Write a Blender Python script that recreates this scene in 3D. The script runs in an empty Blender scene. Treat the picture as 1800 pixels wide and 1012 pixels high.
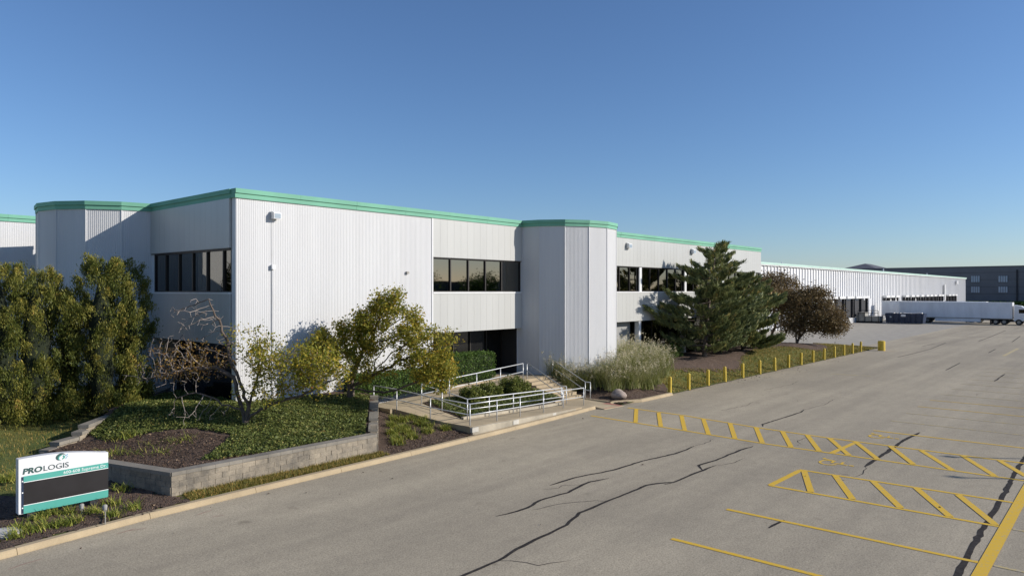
import bpy, math, random
import numpy as np
from mathutils import Vector, Matrix
R = math.radians
random.seed(7); rng = np.random.default_rng(7)
scene = bpy.context.scene
C = scene.collection

# ------------------------------------------------------------------ camera, sky, sun, exposure
CAMH = 6.2; TH = R(41.1); FPX = 1257.0
cd = bpy.data.cameras.new('camera'); cam = bpy.data.objects.new('camera', cd); C.objects.link(cam)
cd.sensor_width = 36; cd.lens = 36 * FPX / 1800; cd.shift_y = 5 / 1800; cd.clip_end = 6000; cd.clip_start = 0.1
cam.location = (0, 0, CAMH); cam.rotation_euler = (R(90), 0, TH - R(90))
scene.camera = cam
SUN_PHI = R(35); SUN_EL = R(23.8)
sdir = Vector((math.sin(SUN_PHI) * math.cos(SUN_EL), -math.cos(SUN_PHI) * math.cos(SUN_EL), math.sin(SUN_EL)))
w = bpy.data.worlds.new('World'); scene.world = w; w.use_nodes = True
nt = w.node_tree; nt.nodes.clear()
sky = nt.nodes.new('ShaderNodeTexSky'); sky.sky_type = 'NISHITA'; sky.sun_disc = False
sky.sun_elevation = SUN_EL; sky.sun_rotation = math.pi - SUN_PHI
sky.altitude = 0; sky.air_density = 1.0; sky.dust_density = 0.3; sky.ozone_density = 6.5
bg = nt.nodes.new('ShaderNodeBackground'); bg.inputs['Strength'].default_value = 0.104
wo = nt.nodes.new('ShaderNodeOutputWorld')
tint = nt.nodes.new('ShaderNodeMix'); tint.data_type = 'RGBA'; tint.blend_type = 'MULTIPLY'; tint.inputs[0].default_value = 1; tint.inputs[7].default_value = (1.03, .985, 1.0, 1)
nt.links.new(sky.outputs[0], tint.inputs[6]); nt.links.new(tint.outputs[2], bg.inputs[0]); nt.links.new(bg.outputs[0], wo.inputs[0])
sl = bpy.data.lights.new('sun', 'SUN'); sun = bpy.data.objects.new('sun', sl); C.objects.link(sun)
sl.energy = 4.3; sl.angle = R(0.5); sl.color = (1.0, 0.94, 0.86)
sun.rotation_euler = sdir.to_track_quat('Z', 'Y').to_euler(); sun.location = (0, -40, 60)
vs = scene.view_settings
vs.view_transform = 'Standard'; vs.look = 'None'; vs.exposure = 0.28; vs.gamma = 1; vs.use_curve_mapping = False

# ------------------------------------------------------------------ helpers
_c, _s = math.cos(TH), math.sin(TH)
def ray(px, py=511.0):
    a = (px - 900) / FPX
    return (_c + a * _s, _s - a * _c, -(py - 511.0) / FPX)
def at_z(px, py, z):          # survey: where a sight line meets height z
    d = ray(px, py); t = (z - CAMH) / d[2]; return (d[0] * t, d[1] * t)
def x_on(px, Y):
    d = ray(px); return d[0] * Y / d[1]
def y_on(px, X):
    d = ray(px); return d[1] * X / d[0]

class MB:
    def __init__(s): s.v = []; s.f = []
    def add(s, vs, fs):
        n = len(s.v); s.v += [tuple(p) for p in vs]; s.f += [tuple(i + n for i in f) for f in fs]; return s
    def box(s, x0, x1, y0, y1, z0, z1):
        return s.add([(x0,y0,z0),(x1,y0,z0),(x1,y1,z0),(x0,y1,z0),(x0,y0,z1),(x1,y0,z1),(x1,y1,z1),(x0,y1,z1)],
                     [(0,3,2,1),(4,5,6,7),(0,1,5,4),(1,2,6,5),(2,3,7,6),(3,0,4,7)])
    def prism(s, poly, z0, z1):      # z1 a number or a list of heights, poly counter-clockwise
        n = len(poly); zt = z1 if isinstance(z1, (list, tuple)) else [z1] * n
        vs = [(p[0], p[1], z0) for p in poly] + [(p[0], p[1], z) for p, z in zip(poly, zt)]
        fs = [tuple(range(n - 1, -1, -1)), tuple(range(n, 2 * n))] + [(i, (i + 1) % n, (i + 1) % n + n, i + n) for i in range(n)]
        return s.add(vs, fs)
    def beam(s, a, b, wd, z0, z1):   # upright box along a plan line a-b
        a = Vector(a[:2]); b = Vector(b[:2]); d = (b - a).normalized(); n = Vector((-d.y, d.x)) * wd / 2
        return s.prism([a - n, b - n, b + n, a + n], z0, z1)
    def tube(s, path, r, n=8, caps=True):
        path = [Vector(p) for p in path]; k = len(path); rs = r if isinstance(r, (list, tuple)) else [r] * k
        base = len(s.v); up = None
        for i, p in enumerate(path):
            t = (path[min(i + 1, k - 1)] - path[max(i - 1, 0)]).normalized()
            if up is None: up = t.orthogonal().normalized()
            up = (up - t * up.dot(t)).normalized() if abs(up.dot(t)) < .999 else t.orthogonal().normalized()
            q = t.cross(up)
            for j in range(n):
                a = 2 * math.pi * j / n; s.v.append(tuple(p + (up * math.cos(a) + q * math.sin(a)) * rs[i]))
        for i in range(k - 1):
            for j in range(n):
                a = base + i * n + j; b = base + i * n + (j + 1) % n
                s.f.append((a, b, b + n, a + n))
        if caps:
            s.f.append(tuple(base + j for j in range(n - 1, -1, -1))); s.f.append(tuple(base + (k - 1) * n + j for j in range(n)))
        return s
    def build(s, name, mat, parent=None, smooth=False, origin=None):
        me = bpy.data.meshes.new(name)
        return _link(name, me, s.v, s.f, mat, parent, smooth, origin)

ORG = {}
def _link(name, me, v, f, mat, parent, smooth, origin=None):
    v = np.array(v, dtype=float)
    if parent is not None:
        o = ORG.get(parent.name, Vector((0, 0, 0)))
        off = np.array(o)
    elif origin is not None: off = np.array(origin, dtype=float)
    else:
        mn = v.min(0); mx = v.max(0); off = np.array([(mn[0]+mx[0])/2, (mn[1]+mx[1])/2, mn[2]])
    me.from_pydata((v - off).tolist(), [], f)
    me.materials.append(mat)
    if smooth: me.polygons.foreach_set('use_smooth', [True] * len(me.polygons))
    me.update()
    ob = bpy.data.objects.new(name, me); C.objects.link(ob)
    if parent is not None: ob.parent = parent; ORG[ob.name] = ORG.get(parent.name, Vector((0, 0, 0)))
    else: ob.location = off; ORG[ob.name] = Vector(off)
    return ob
def empty(name, loc=(0, 0, 0), rz=0, local=False):
    o = bpy.data.objects.new(name, None); C.objects.link(o); o.location = loc; o.rotation_euler = (0, 0, rz)
    o.empty_display_size = .2
    ORG[o.name] = Vector((0, 0, 0)) if local else Vector(loc)
    return o
def tag(o, label, cat, group=None):
    o['label'] = label; o['category'] = cat
    if group: o['group'] = group
    return o
def struct(o): o['kind'] = 'structure'; return o
def stuff(o, label=None, cat=None):
    o['kind'] = 'stuff'
    if label: o['label'] = label; o['category'] = cat
    return o
def child(name, me, parent, loc, rz=0, scale=None):
    o = bpy.data.objects.new(name, me); C.objects.link(o); o.parent = parent
    o.location = Vector(loc) - ORG.get(parent.name, Vector((0, 0, 0))); o.rotation_euler = (0, 0, rz)
    if scale: o.scale = scale
    ORG[o.name] = ORG.get(parent.name, Vector((0,0,0)))
    return o
def copy_tree(o, parent=None):
    c = o.copy(); C.objects.link(c); c.parent = parent
    for ch in list(o.children): copy_tree(ch, c)
    return c
def np_mesh(name, V, Fq, mat, parent=None, rnd=None, smooth=False, origin=None):
    """V (n,3), Fq (m,4) or (m,3)"""
    V = np.asarray(V, dtype=np.float32)
    off = np.array(ORG[parent.name]) if parent is not None else (np.array(origin) if origin is not None else np.array([(V[:,0].min()+V[:,0].max())/2, (V[:,1].min()+V[:,1].max())/2, V[:,2].min()]))
    me = bpy.data.meshes.new(name); n = len(V); m, k = Fq.shape
    me.vertices.add(n); me.vertices.foreach_set('co', (V - off).astype(np.float32).ravel())
    me.loops.add(m * k); me.loops.foreach_set('vertex_index', Fq.astype(np.int32).ravel())
    me.polygons.add(m); me.polygons.foreach_set('loop_start', np.arange(0, m * k, k, dtype=np.int32))
    if smooth: me.polygons.foreach_set('use_smooth', np.ones(m, dtype=bool))
    if rnd is not None:
        at = me.attributes.new('rnd', 'FLOAT', 'POINT'); at.data.foreach_set('value', np.asarray(rnd, dtype=np.float32))
    me.update(calc_edges=True); me.validate()
    me.materials.append(mat)
    ob = bpy.data.objects.new(name, me); C.objects.link(ob)
    if parent is not None: ob.parent = parent; ORG[ob.name] = ORG[parent.name]
    else: ob.location = off; ORG[ob.name] = Vector(off)
    return ob

# ------------------------------------------------------------------ materials
def mat(name): 
    m = bpy.data.materials.new(name); m.use_nodes = True
    n = m.node_tree; b = n.nodes['Principled BSDF']; return m, n, b
def N(n, t, **kw):
    x = n.nodes.new(t)
    for k, v in kw.items(): setattr(x, k, v)
    return x
def coords(n, scale=(1, 1, 1)):
    g = N(n, 'ShaderNodeNewGeometry'); mp = N(n, 'ShaderNodeMapping'); mp.inputs['Scale'].default_value = scale
    n.links.new(g.outputs['Position'], mp.inputs['Vector']); return mp.outputs[0]
def noise(n, vec, scale, detail=4, rough=.55):
    t = N(n, 'ShaderNodeTexNoise'); t.inputs['Scale'].default_value = scale; t.inputs['Detail'].default_value = detail
    t.inputs['Roughness'].default_value = rough; n.links.new(vec, t.inputs['Vector']); return t.outputs['Fac']
def ramp(n, fac, stops):
    r = N(n, 'ShaderNodeValToRGB'); e = r.color_ramp.elements
    while len(e) < len(stops): e.new(.5)
    for el, (p, c) in zip(e, stops): el.position = p; el.color = (*c, 1) if len(c) == 3 else c
    n.links.new(fac, r.inputs['Fac']); return r.outputs['Color']
def mix(n, fac, a, b, mode='MIX'):
    m = N(n, 'ShaderNodeMix', data_type='RGBA', blend_type=mode)
    for i, v in ((0, fac), (6, a), (7, b)):
        if isinstance(v, (int, float)): m.inputs[i].default_value = v
        elif isinstance(v, tuple): m.inputs[i].default_value = (*v, 1)
        else: n.links.new(v, m.inputs[i])
    return m.outputs[2]
def bump(n, b, h, strength=.3, dist=.02):
    k = N(n, 'ShaderNodeBump'); k.inputs['Strength'].default_value = strength; k.inputs['Distance'].default_value = dist
    n.links.new(h, k.inputs['Height']); n.links.new(k.outputs[0], b.inputs['Normal'])
def simple(name, col, rough=.6, metal=0, var=.12, vscale=1.5, stretch=(1, 1, 1), bumps=0, bscale=30, spec=.5):
    m, n, b = mat(name); v = coords(n, stretch)
    f = noise(n, v, vscale, 5)
    lo = tuple(c * (1 - var) for c in col); hi = tuple(min(1, c * (1 + var)) for c in col)
    n.links.new(ramp(n, f, [(.3, lo), (.7, hi)]), b.inputs['Base Color'])
    b.inputs['Roughness'].default_value = rough; b.inputs['Metallic'].default_value = metal
    b.inputs['Specular IOR Level'].default_value = spec
    if bumps: bump(n, b, noise(n, coords(n), bscale, 4), bumps, .01)
    return m
def leafmat(name, stops, trans=.3, rough=.55):
    m, n, b = mat(name)
    a = N(n, 'ShaderNodeAttribute', attribute_name='rnd')
    col = ramp(n, a.outputs['Fac'], stops)
    n.links.new(col, b.inputs['Base Color']); b.inputs['Roughness'].default_value = rough
    b.inputs['Specular IOR Level'].default_value = .25
    t = N(n, 'ShaderNodeBsdfTranslucent'); n.links.new(col, t.inputs['Color'])
    ms = N(n, 'ShaderNodeMixShader'); ms.inputs[0].default_value = trans
    out = n.nodes['Material Output']
    n.links.new(b.outputs[0], ms.inputs[1]); n.links.new(t.outputs[0], ms.inputs[2]); n.links.new(ms.outputs[0], out.inputs[0])
    return m
M = {}
# asphalt
m, n, b = mat('asphalt'); v = coords(n)
fine = noise(n, v, 24, 4, .8); big = noise(n, v, .16, 6, .6); mid = noise(n, v, 2.2, 5, .6)
st = coords(n, (.05, .8, 1)); streak = noise(n, st, 1.0, 5, .6)
c0 = ramp(n, fine, [(.25, (.215, .184, .132)), (.5, (.425, .366, .268)), (.78, (.63, .545, .41))])
c1 = mix(n, .55, c0, ramp(n, big, [(.3, (.72, .72, .73)), (.7, (1.06, 1.05, 1.03))]), 'MULTIPLY')
c2 = mix(n, .5, c1, ramp(n, mid, [(.3, (.82, .82, .82)), (.65, (1.05, 1.05, 1.04))]), 'MULTIPLY')
c3 = mix(n, .4, c2, ramp(n, streak, [(.35, (.72, .72, .74)), (.6, (1.05, 1.05, 1.05))]), 'MULTIPLY')
spk = noise(n, v, 11, 3, .9); c3 = mix(n, .5, c3, ramp(n, spk, [(.30, (.45, .45, .45)), (.44, (.98, .98, .98)), (.70, (1.25, 1.24, 1.22))]), 'MULTIPLY')
oil = noise(n, v, 1.3, 2, .5); c3 = mix(n, .55, c3, ramp(n, oil, [(.22, (.55, .54, .53)), (.30, (1, 1, 1))]), 'MULTIPLY')
lane = noise(n, coords(n, (.03, .33, 1)), 1.0, 3, .5); c3 = mix(n, .5, c3, ramp(n, lane, [(.38, (.78, .78, .79)), (.6, (1.06, 1.06, 1.06))]), 'MULTIPLY')
n.links.new(c3, b.inputs['Base Color']); b.inputs['Roughness'].default_value = .9; b.inputs['Specular IOR Level'].default_value = .2
bump(n, b, spk, .6, .012); M['asphalt'] = m
def concrete(name, col, var=.18):
    m, n, b = mat(name); v = coords(n)
    f1 = noise(n, v, .9, 6, .65); f2 = noise(n, v, 28, 4, .6)
    a = ramp(n, f1, [(.3, tuple(c * (1 - var) for c in col)), (.7, tuple(c * (1 + var * .6) for c in col))])
    n.links.new(mix(n, .35, a, ramp(n, f2, [(.3, (.7, .7, .7)), (.7, (1.1, 1.1, 1.1))]), 'MULTIPLY'), b.inputs['Base Color'])
    b.inputs['Roughness'].default_value = .88; bump(n, b, f2, .25, .006); return m
M['kerb'] = concrete('kerb_concrete', (.43, .335, .205))
M['walk'] = concrete('walk_concrete', (.42, .335, .215))
M['apron'] = concrete('apron_concrete', (.36, .325, .265))
M['rawconc'] = concrete('raw_concrete', (.42, .37, .28), .3)
M['patch'] = concrete('pale_patch', (.56, .53, .46), .2)
M['redpad'] = concrete('red_pad', (.36, .15, .11))
# segmental block, stained towards darker in its own patches
m, n, b = mat('block'); v = coords(n)
oi = N(n, 'ShaderNodeObjectInfo')
f1 = noise(n, v, 1.1, 6, .7); f2 = noise(n, v, 35, 4, .7)
a = ramp(n, f1, [(.36, (.17, .15, .12)), (.52, (.31, .265, .20)), (.7, (.43, .365, .27))])
a = mix(n, .5, a, ramp(n, oi.outputs['Random'], [(0, (.85, .85, .85)), (1, (1.12, 1.1, 1.08))]), 'MULTIPLY')
n.links.new(mix(n, .5, a, ramp(n, f2, [(.3, (.6, .6, .6)), (.7, (1.15, 1.15, 1.15))]), 'MULTIPLY'), b.inputs['Base Color'])
b.inputs['Roughness'].default_value = .95; bump(n, b, f2, .7, .015); M['block'] = m
M['cap'] = concrete('cap_stone', (.25, .225, .185), .35)
# white ribbed concrete paint
m, n, b = mat('white_ribbed'); v = coords(n, (1, 1, .9))
f1 = noise(n, v, 22, 3, .7); f2 = noise(n, coords(n, (1, 1, .12)), .8, 5)
f3 = noise(n, coords(n, (1.2, 1.2, .05)), 1.6, 4, .6)
a = ramp(n, f2, [(.3, (.57, .57, .57)), (.7, (.63, .63, .625))])
n.links.new(mix(n, .2, a, ramp(n, f3, [(.32, (.82, .81, .79)), (.55, (1, 1, 1))]), 'MULTIPLY'), b.inputs['Base Color'])
b.inputs['Roughness'].default_value = .75; bump(n, b, f1, .45, .015); M['white'] = m
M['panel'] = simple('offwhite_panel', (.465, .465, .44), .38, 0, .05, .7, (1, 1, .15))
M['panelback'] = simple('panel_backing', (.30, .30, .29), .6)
M['trimwhite'] = simple('white_trim', (.68, .68, .67), .5, 0, .06)
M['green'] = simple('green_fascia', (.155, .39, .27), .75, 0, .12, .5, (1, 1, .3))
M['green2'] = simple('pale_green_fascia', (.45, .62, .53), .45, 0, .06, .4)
m, n, b = mat('bronze_glass'); b.inputs['Base Color'].default_value = (.175, .17, .155, 1); b.inputs['Metallic'].default_value = 1; b.inputs['Roughness'].default_value = .02
bump(n, b, noise(n, coords(n), .5, 2), .05, .04); M['glass'] = m
m, n, b = mat('dark_glass'); b.inputs['Base Color'].default_value = (.012, .012, .012, 1); b.inputs['Roughness'].default_value = .05; M['dglass'] = m
M['frame'] = simple('bronze_frame', (.035, .03, .026), .4, .3)
M['dark'] = simple('recess_shade', (.03, .03, .03), .8)  # near-black stands in for the shade inside the recesses
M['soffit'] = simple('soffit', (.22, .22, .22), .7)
M['rail'] = simple('galvanised_rail', (.56, .57, .57), .38, .35, .1, 6)
m, n, b = mat('yellow_paint'); v = coords(n)
w1 = noise(n, v, 9, 5, .75); w2 = noise(n, v, 45, 3, .7)
M['yellow_base'] = (.66, .43, .02)
a = mix(n, ramp(n, w2, [(.30, (0, 0, 0)), (.40, (1, 1, 1))]), (.44, .36, .22), (.70, .43, .018))
n.links.new(mix(n, ramp(n, w1, [(.33, (0, 0, 0)), (.46, (1, 1, 1))]), (.46, .37, .20), a), b.inputs['Base Color'])
b.inputs['Roughness'].default_value = .75; M['line'] = m
m, n, b = mat('faded_yellow_paint'); v = coords(n)
w1 = noise(n, v, 5, 5, .75)
n.links.new(mix(n, ramp(n, w1, [(.40, (0, 0, 0)), (.62, (1, 1, 1))]), (.40, .345, .255), (.55, .41, .13)), b.inputs['Base Color'])
b.inputs['Roughness'].default_value = .8; M['faded'] = m
M['post'] = simple('yellow_post', (.62, .44, .05), .45, 0, .15, 3)
m, n, b = mat('crack_sealer'); n.links.new(ramp(n, noise(n, coords(n), 8, 4), [(.35, (.030, .026, .024)), (.7, (.06, .053, .048))]), b.inputs['Base Color']); b.inputs['Roughness'].default_value = .95; b.inputs['Specular IOR Level'].default_value = .1; M['seal'] = m
# mulch, soil, lawn
m, n, b = mat('mulch'); v = coords(n)
vo = N(n, 'ShaderNodeTexVoronoi'); vo.inputs['Scale'].default_value = 26; n.links.new(v, vo.inputs['Vector'])
f = noise(n, v, 40, 4, .75); g = noise(n, v, .7, 4)
a = ramp(n, f, [(.3, (.03, .02, .014)), (.55, (.12, .078, .054)), (.8, (.28, .19, .13))])
n.links.new(mix(n, .5, a, ramp(n, g, [(.3, (.7, .7, .7)), (.7, (1.2, 1.15, 1.1))]), 'MULTIPLY'), b.inputs['Base Color'])
b.inputs['Roughness'].default_value = .95; bump(n, b, vo.outputs['Distance'], .9, .04); M['mulch'] = m
m, n, b = mat('lawn'); v = coords(n)
f = noise(n, v, 30, 4, .75); g = noise(n, v, .8, 5, .6)
a = ramp(n, f, [(.3, (.04, .06, .014)), (.6, (.11, .15, .035)), (.85, (.2, .21, .07))])
n.links.new(mix(n, .9, a, ramp(n, g, [(.35, (.8, .85, .7)), (.62, (1.9, 1.3, 1.1))]), 'MULTIPLY'), b.inputs['Base Color'])
b.inputs['Roughness'].default_value = .95; bump(n, b, f, .8, .05); M['lawn'] = m
M['bark'] = simple('bark', (.115, .088, .068), .95, 0, .45, 9, (1, 1, .3), .8, 18)
M['twig'] = simple('pale_twig', (.30, .25, .21), .9, 0, .3, 6)
M['ivy'] = leafmat('ivy_leaf', [(0, (0.056, 0.079, 0.019)), (.4, (0.135, 0.167, 0.042)), (.75, (0.255, 0.263, 0.072)), (.93, (0.431, 0.351, 0.112)), (1, (0.351, 0.191, 0.079))], 0.25)
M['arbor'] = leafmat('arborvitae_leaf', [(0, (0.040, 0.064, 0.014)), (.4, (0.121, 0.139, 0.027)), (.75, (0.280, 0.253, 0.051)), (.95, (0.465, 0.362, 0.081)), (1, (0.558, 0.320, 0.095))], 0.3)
M['crab'] = leafmat('crabapple_leaf', [(0, (0.095, 0.133, 0.019)), (.4, (0.246, 0.246, 0.034)), (.75, (0.455, 0.361, 0.048)), (.92, (0.607, 0.380, 0.057)), (1, (0.531, 0.189, 0.057))], .4)
M['crabbrown'] = leafmat('crabapple_brown_leaf', [(0, (0.075, 0.044, 0.025)), (.4, (0.213, 0.131, 0.044)), (.75, (0.350, 0.237, 0.050)), (1, (0.413, 0.188, 0.062))], .35)
M['brown'] = leafmat('purple_brown_leaf', [(0, (0.067, 0.049, 0.027)), (.45, (0.179, 0.129, 0.060)), (.8, (0.269, 0.183, 0.080)), (1, (0.254, 0.241, 0.073))], 0.3)
M['pine'] = leafmat('pine_needle', [(0, (0.062, 0.086, 0.033)), (.45, (0.176, 0.205, 0.079)), (.8, (0.330, 0.338, 0.122)), (1, (0.661, 0.450, 0.168))], 0.2)
M['hedge'] = leafmat('hedge_leaf', [(0, (0.034, 0.074, 0.016)), (.5, (0.091, 0.161, 0.030)), (1, (0.206, 0.281, 0.061))], .25)
M['shrub'] = leafmat('shrub_leaf', [(0, (0.045, 0.075, 0.015)), (.5, (0.135, 0.164, 0.033)), (1, (0.314, 0.299, 0.067))], .3)
M['ograss'] = leafmat('ornamental_grass', [(0, (.13, .165, .04)), (.4, (.30, .32, .10)), (.72, (.48, .44, .24)), (1, (.62, .54, .42))], .35)
M['tuft'] = leafmat('tuft_blade', [(0, (0.084, 0.127, 0.020)), (.6, (0.270, 0.304, 0.050)), (1, (0.506, 0.439, 0.119))], .3)
M['gblade'] = leafmat('lawn_blade', [(0, (0.092, 0.103, 0.022)), (.6, (0.264, 0.237, 0.052)), (1, (0.619, 0.387, 0.129))], .3)
M['hedgecore'] = simple('hedge_core', (.012, .018, .006), .95)  # near-black filler: deep shade inside foliage put into the colour
M['rock'] = simple('boulder_stone', (.36, .29, .24), .9, 0, .35, 5, (1, 1, 1), .5, 20)
M['palerock'] = simple('pale_stone', (.55, .52, .47), .9, 0, .25, 5, (1, 1, 1), .5, 20)
M['signwhite'] = simple('sign_white', (.72, .72, .72), .35, 0, .03)
M['signteal'] = simple('sign_teal', (.085, .36, .30), .35, 0, .04)
M['signblack'] = simple('sign_black', (.022, .02, .021), .3, 0, .2)
M['letgreen'] = simple('letter_dark_green', (.03, .085, .075), .5, 0, .05)
M['letgrey'] = simple('letter_grey', (.09, .12, .12), .5, 0, .05)
M['letwhite'] = simple('letter_white', (.80, .82, .80), .5, 0, .03)
M['blue_l'] = simple('emblem_blue', (.18, .42, .60), .5, 0, .05)
M['trailer'] = simple('trailer_white', (.66, .69, .73), .4, 0, .10, .7, (1, 1, .3))
M['tyre'] = simple('tyre_rubber', (.02, .02, .02), .85)
M['hub'] = simple('wheel_hub', (.22, .22, .22), .35, .8)
M['undercar'] = simple('undercarriage', (.025, .025, .027), .7)
M['dumpblue'] = simple('dumpster_blue', (.010, .024, .06), .5, 0, .3, 3)
M['steelgrey'] = simple('grey_steel', (.30, .29, .26), .6, .2, .2, 2)
M['greywall'] = simple('charcoal_wall', (.14, .143, .15), .75, 0, .07, .3)  # lightened base colour carries some distance haze
M['greywall2'] = simple('charcoal_roof', (.10, .10, .11), .75, 0, .07, .3)
M['palewin'] = simple('pale_window', (.30, .36, .41), .25, 0, .08, .5)
M['dockpad'] = simple('dock_seal_black', (.03, .03, .033), .85)
M['wh'] = simple('warehouse_white', (.66, .66, .66), .7, 0, .06, .5, (1, 1, .1))
M['trash'] = simple('rubbish_white', (.6, .58, .55), .8)

# ------------------------------------------------------------------ ground, markings
g = MB().add([(-2500, -2500, 0), (3500, -2500, 0), (3500, 3500, 0), (-2500, 3500, 0)], [(0, 1, 2, 3)]).build('ground', M['asphalt'], origin=(0, 0, 0))
struct(g)
def strip(pts, wd, z, name, mt, parent, wobble=0):
    P = [Vector((p[0], p[1])) for p in pts]
    if wobble:      # subdivide and wander
        Q = []
        for a, b in zip(P[:-1], P[1:]):
            k = max(1, int((b - a).length / .25))
            for i in range(k): Q.append(a.lerp(b, i / k))
        Q.append(P[-1]); P = Q
        for i in range(1, len(P) - 1): P[i] = P[i] + Vector((random.gauss(0, wobble), random.gauss(0, wobble)))
    vs = []
    for i, p in enumerate(P):
        t = (P[min(i + 1, len(P) - 1)] - P[max(i - 1, 0)]).normalized(); nn = Vector((-t.y, t.x))
        k = wd / 2 * ((1 + .10 * math.sin(i * .55 + len(P)) + random.uniform(-.08, .08)) * min(1, .35 + .3 * min(i, len(P) - 1 - i)) if wobble else 1)
        vs += [(*(p - nn * k), z), (*(p + nn * k), z)]
    return MB().add(vs, [(2 * i, 2 * i + 2, 2 * i + 3, 2 * i + 1) for i in range(len(P) - 1)]).build(name, mt, parent)
L = lambda *p: strip(p, .15, .008, 'painted_stripe', M['line'], g)
_bz = [0]
def B(*p):
    _bz[0] += 1; return strip(p, .20, .0092 + .0006 * (_bz[0] % 9), 'painted_bar', M['line'], g)
strip([(8, 2.57), (40, 2.57)], .27, .0150, 'painted_stripe', M['line'], g)
for X in (16.12, 19.32): L((X, 8.76), (X, 2.72))
for X in (16.12, 19.32, 22.6, 25.4): strip([(X, 2.42), (X, -4)], .11, .008, 'painted_stripe', M['faded'], g)
L((22.58, 8.82), (22.62, 2.72)); L((25.25, 8.80), (25.45, 2.72)); B((22.6, 8.78), (25.2, 8.74))
for a, b2 in ((7.64, 6.35), (6.46, 5.06), (5.20, 3.84), (4.07, 2.80)): B((25.3, a), (22.7, b2))
B((25.15, 8.6), (22.68, 7.55))
strip([(32.62, 20.3), (32.45, 17.0), (31.75, 12.9), (31.5, 9.8), (31.5, 2.72)], .15, .008, 'painted_stripe', M['line'], g)
strip([(29.35, 20.4), (28.95, 15.1), (28.62, 11.4), (28.62, 2.72)], .15, .008, 'painted_stripe', M['line'], g)
bn = [(32.5,19.71),(32.3,18.28),(32.3,17.01),(32.16,15.77),(31.97,14.33),(31.7,12.97),(31.6,11.74),(31.5,10.64),(31.45,9.71),(31.4,8.67),(31.4,7.37),(31.4,6.29),(31.4,4.9),(31.4,3.75)]
bs = [(29.2,17.75),(29.1,16.36),(29.0,15.1),(28.85,13.9),(28.8,12.69),(28.7,11.48),(28.7,10.32),(28.7,9.24),(28.7,8.16),(28.7,7.16),(28.7,5.99),(28.7,4.79),(28.7,3.56),(29.3,2.75)]
for a, b2 in zip(bn, bs): B(a, b2)
B((31.4, 8.62), (28.7, 8.77))
L((34.5, 8.78), (34.54, 2.72))
for k, X in enumerate((37.6, 40.5, 43.2, 46.2, 49.2, 52.4, 55.6, 58.8, 62, 65.2, 68.4)):
    strip([(X, 8.8), (X, 2.7)], .11, .008, 'painted_stripe', M['faded'] if k < 2 or k > 3 else M['line'], g)
strip([(82, 9.5), (94, 9.55)], .3, .008, 'painted_stripe', M['faded'], g)
strip([(56, 17.2), (56.4, 14.5)], .2, .008, 'painted_stripe', M['faded'], g)
def wheelchair(x, y):
    mb = MB()
    def st(pts, wd=.09):
        for a, b2 in zip(pts[:-1], pts[1:]):
            a = Vector(a); b2 = Vector(b2); d = (b2 - a).normalized(); q = Vector((-d.y, d.x)) * wd / 2; a = a - d * .02; b2 = b2 + d * .02
            n0 = len(mb.v); mb.add([(*(a - q), .008 + n0 * 1e-5), (*(b2 - q), .008 + n0 * 1e-5), (*(b2 + q), .008 + n0 * 1e-5), (*(a + q), .008 + n0 * 1e-5)], [(0, 1, 2, 3)])
    # local: u along +X (width), v along -Y (up)
    f = lambda u, v2: (x + u, y - v2)
    st([f(.38 * math.cos(t), .55 + .30 * math.sin(t)) for t in np.linspace(R(-250), R(20), 15)])
    st([f(.0, 1.15), f(.05, .62), f(.38, .6), f(.5, .2), f(.62, .22)])
    st([f(.02, .95), f(.35, .93)]); st([f(-.02, 1.3), f(.06, 1.3)], .16)
    return mb.build('painted_wheelchair_symbol', M['line'], g)
wheelchair(33.2, 8.85); wheelchair(27.0, 8.9)
cracks = [
 [(10.0,11.0),(11.12,11.05),(12.2,11.05),(13.01,11.22),(14.4,11.31),(15.24,11.38),(16.29,11.71),(17.5,11.74),(18.67,11.76),(20.01,11.77),(20.47,11.65),(20.93,11.28),(22.69,11.3),(23.93,11.25)],
 [(20.48,11.38),(20.93,11.27)], [(22.98,11.30),(23.5,11.72),(24.67,11.6),(26.86,11.62),(27.86,11.52)],
 [(14.55,13.28),(15.28,13.11),(15.72,13.1),(16.53,13.31),(17.05,13.26),(17.7,13.16),(18.76,13.35),(19.2,13.36),(19.94,13.14)],
 [(17.99,14.09),(19.29,14.05),(20.97,13.64),(22.81,13.56),(24.57,13.24),(25.53,13.23),(26.34,13.31)],
 [(32.2,12.86),(32.7,13.09),(35.22,12.96),(37.28,12.91),(38.22,13.07)],
 [(27.22,7.21),(30.73,7.22),(32.97,7.28),(35.4,7.13)], [(18.51,7.24),(19.45,7.18)],
 [(16.5,2.9),(18.11,2.93),(20.48,2.99),(23.73,3.01),(27.22,3.04),(29.77,3.1),(34,3.12),(40,3.2)],
 [(73.92,16.78),(79.67,16.58),(87.03,16.5),(98.61,17.11)], [(103.37,14.53),(115.37,14.8),(134.9,15.32)], [(64.36,11.2),(71.82,11.41)],
 [(58.56,7.31),(64.48,7.37)], [(85.27,11.13),(91.22,11.25)], [(104.92,11.3),(119.48,11.91)], [(90.25,18.0),(96.31,17.8)]]
for k, p in enumerate(cracks):
    strip(p, .10 if k not in (6, 7, 8) else .14, .004 + .0003 * (k % 3), 'crack_seal', M['seal'], g, wobble=.012)
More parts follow.
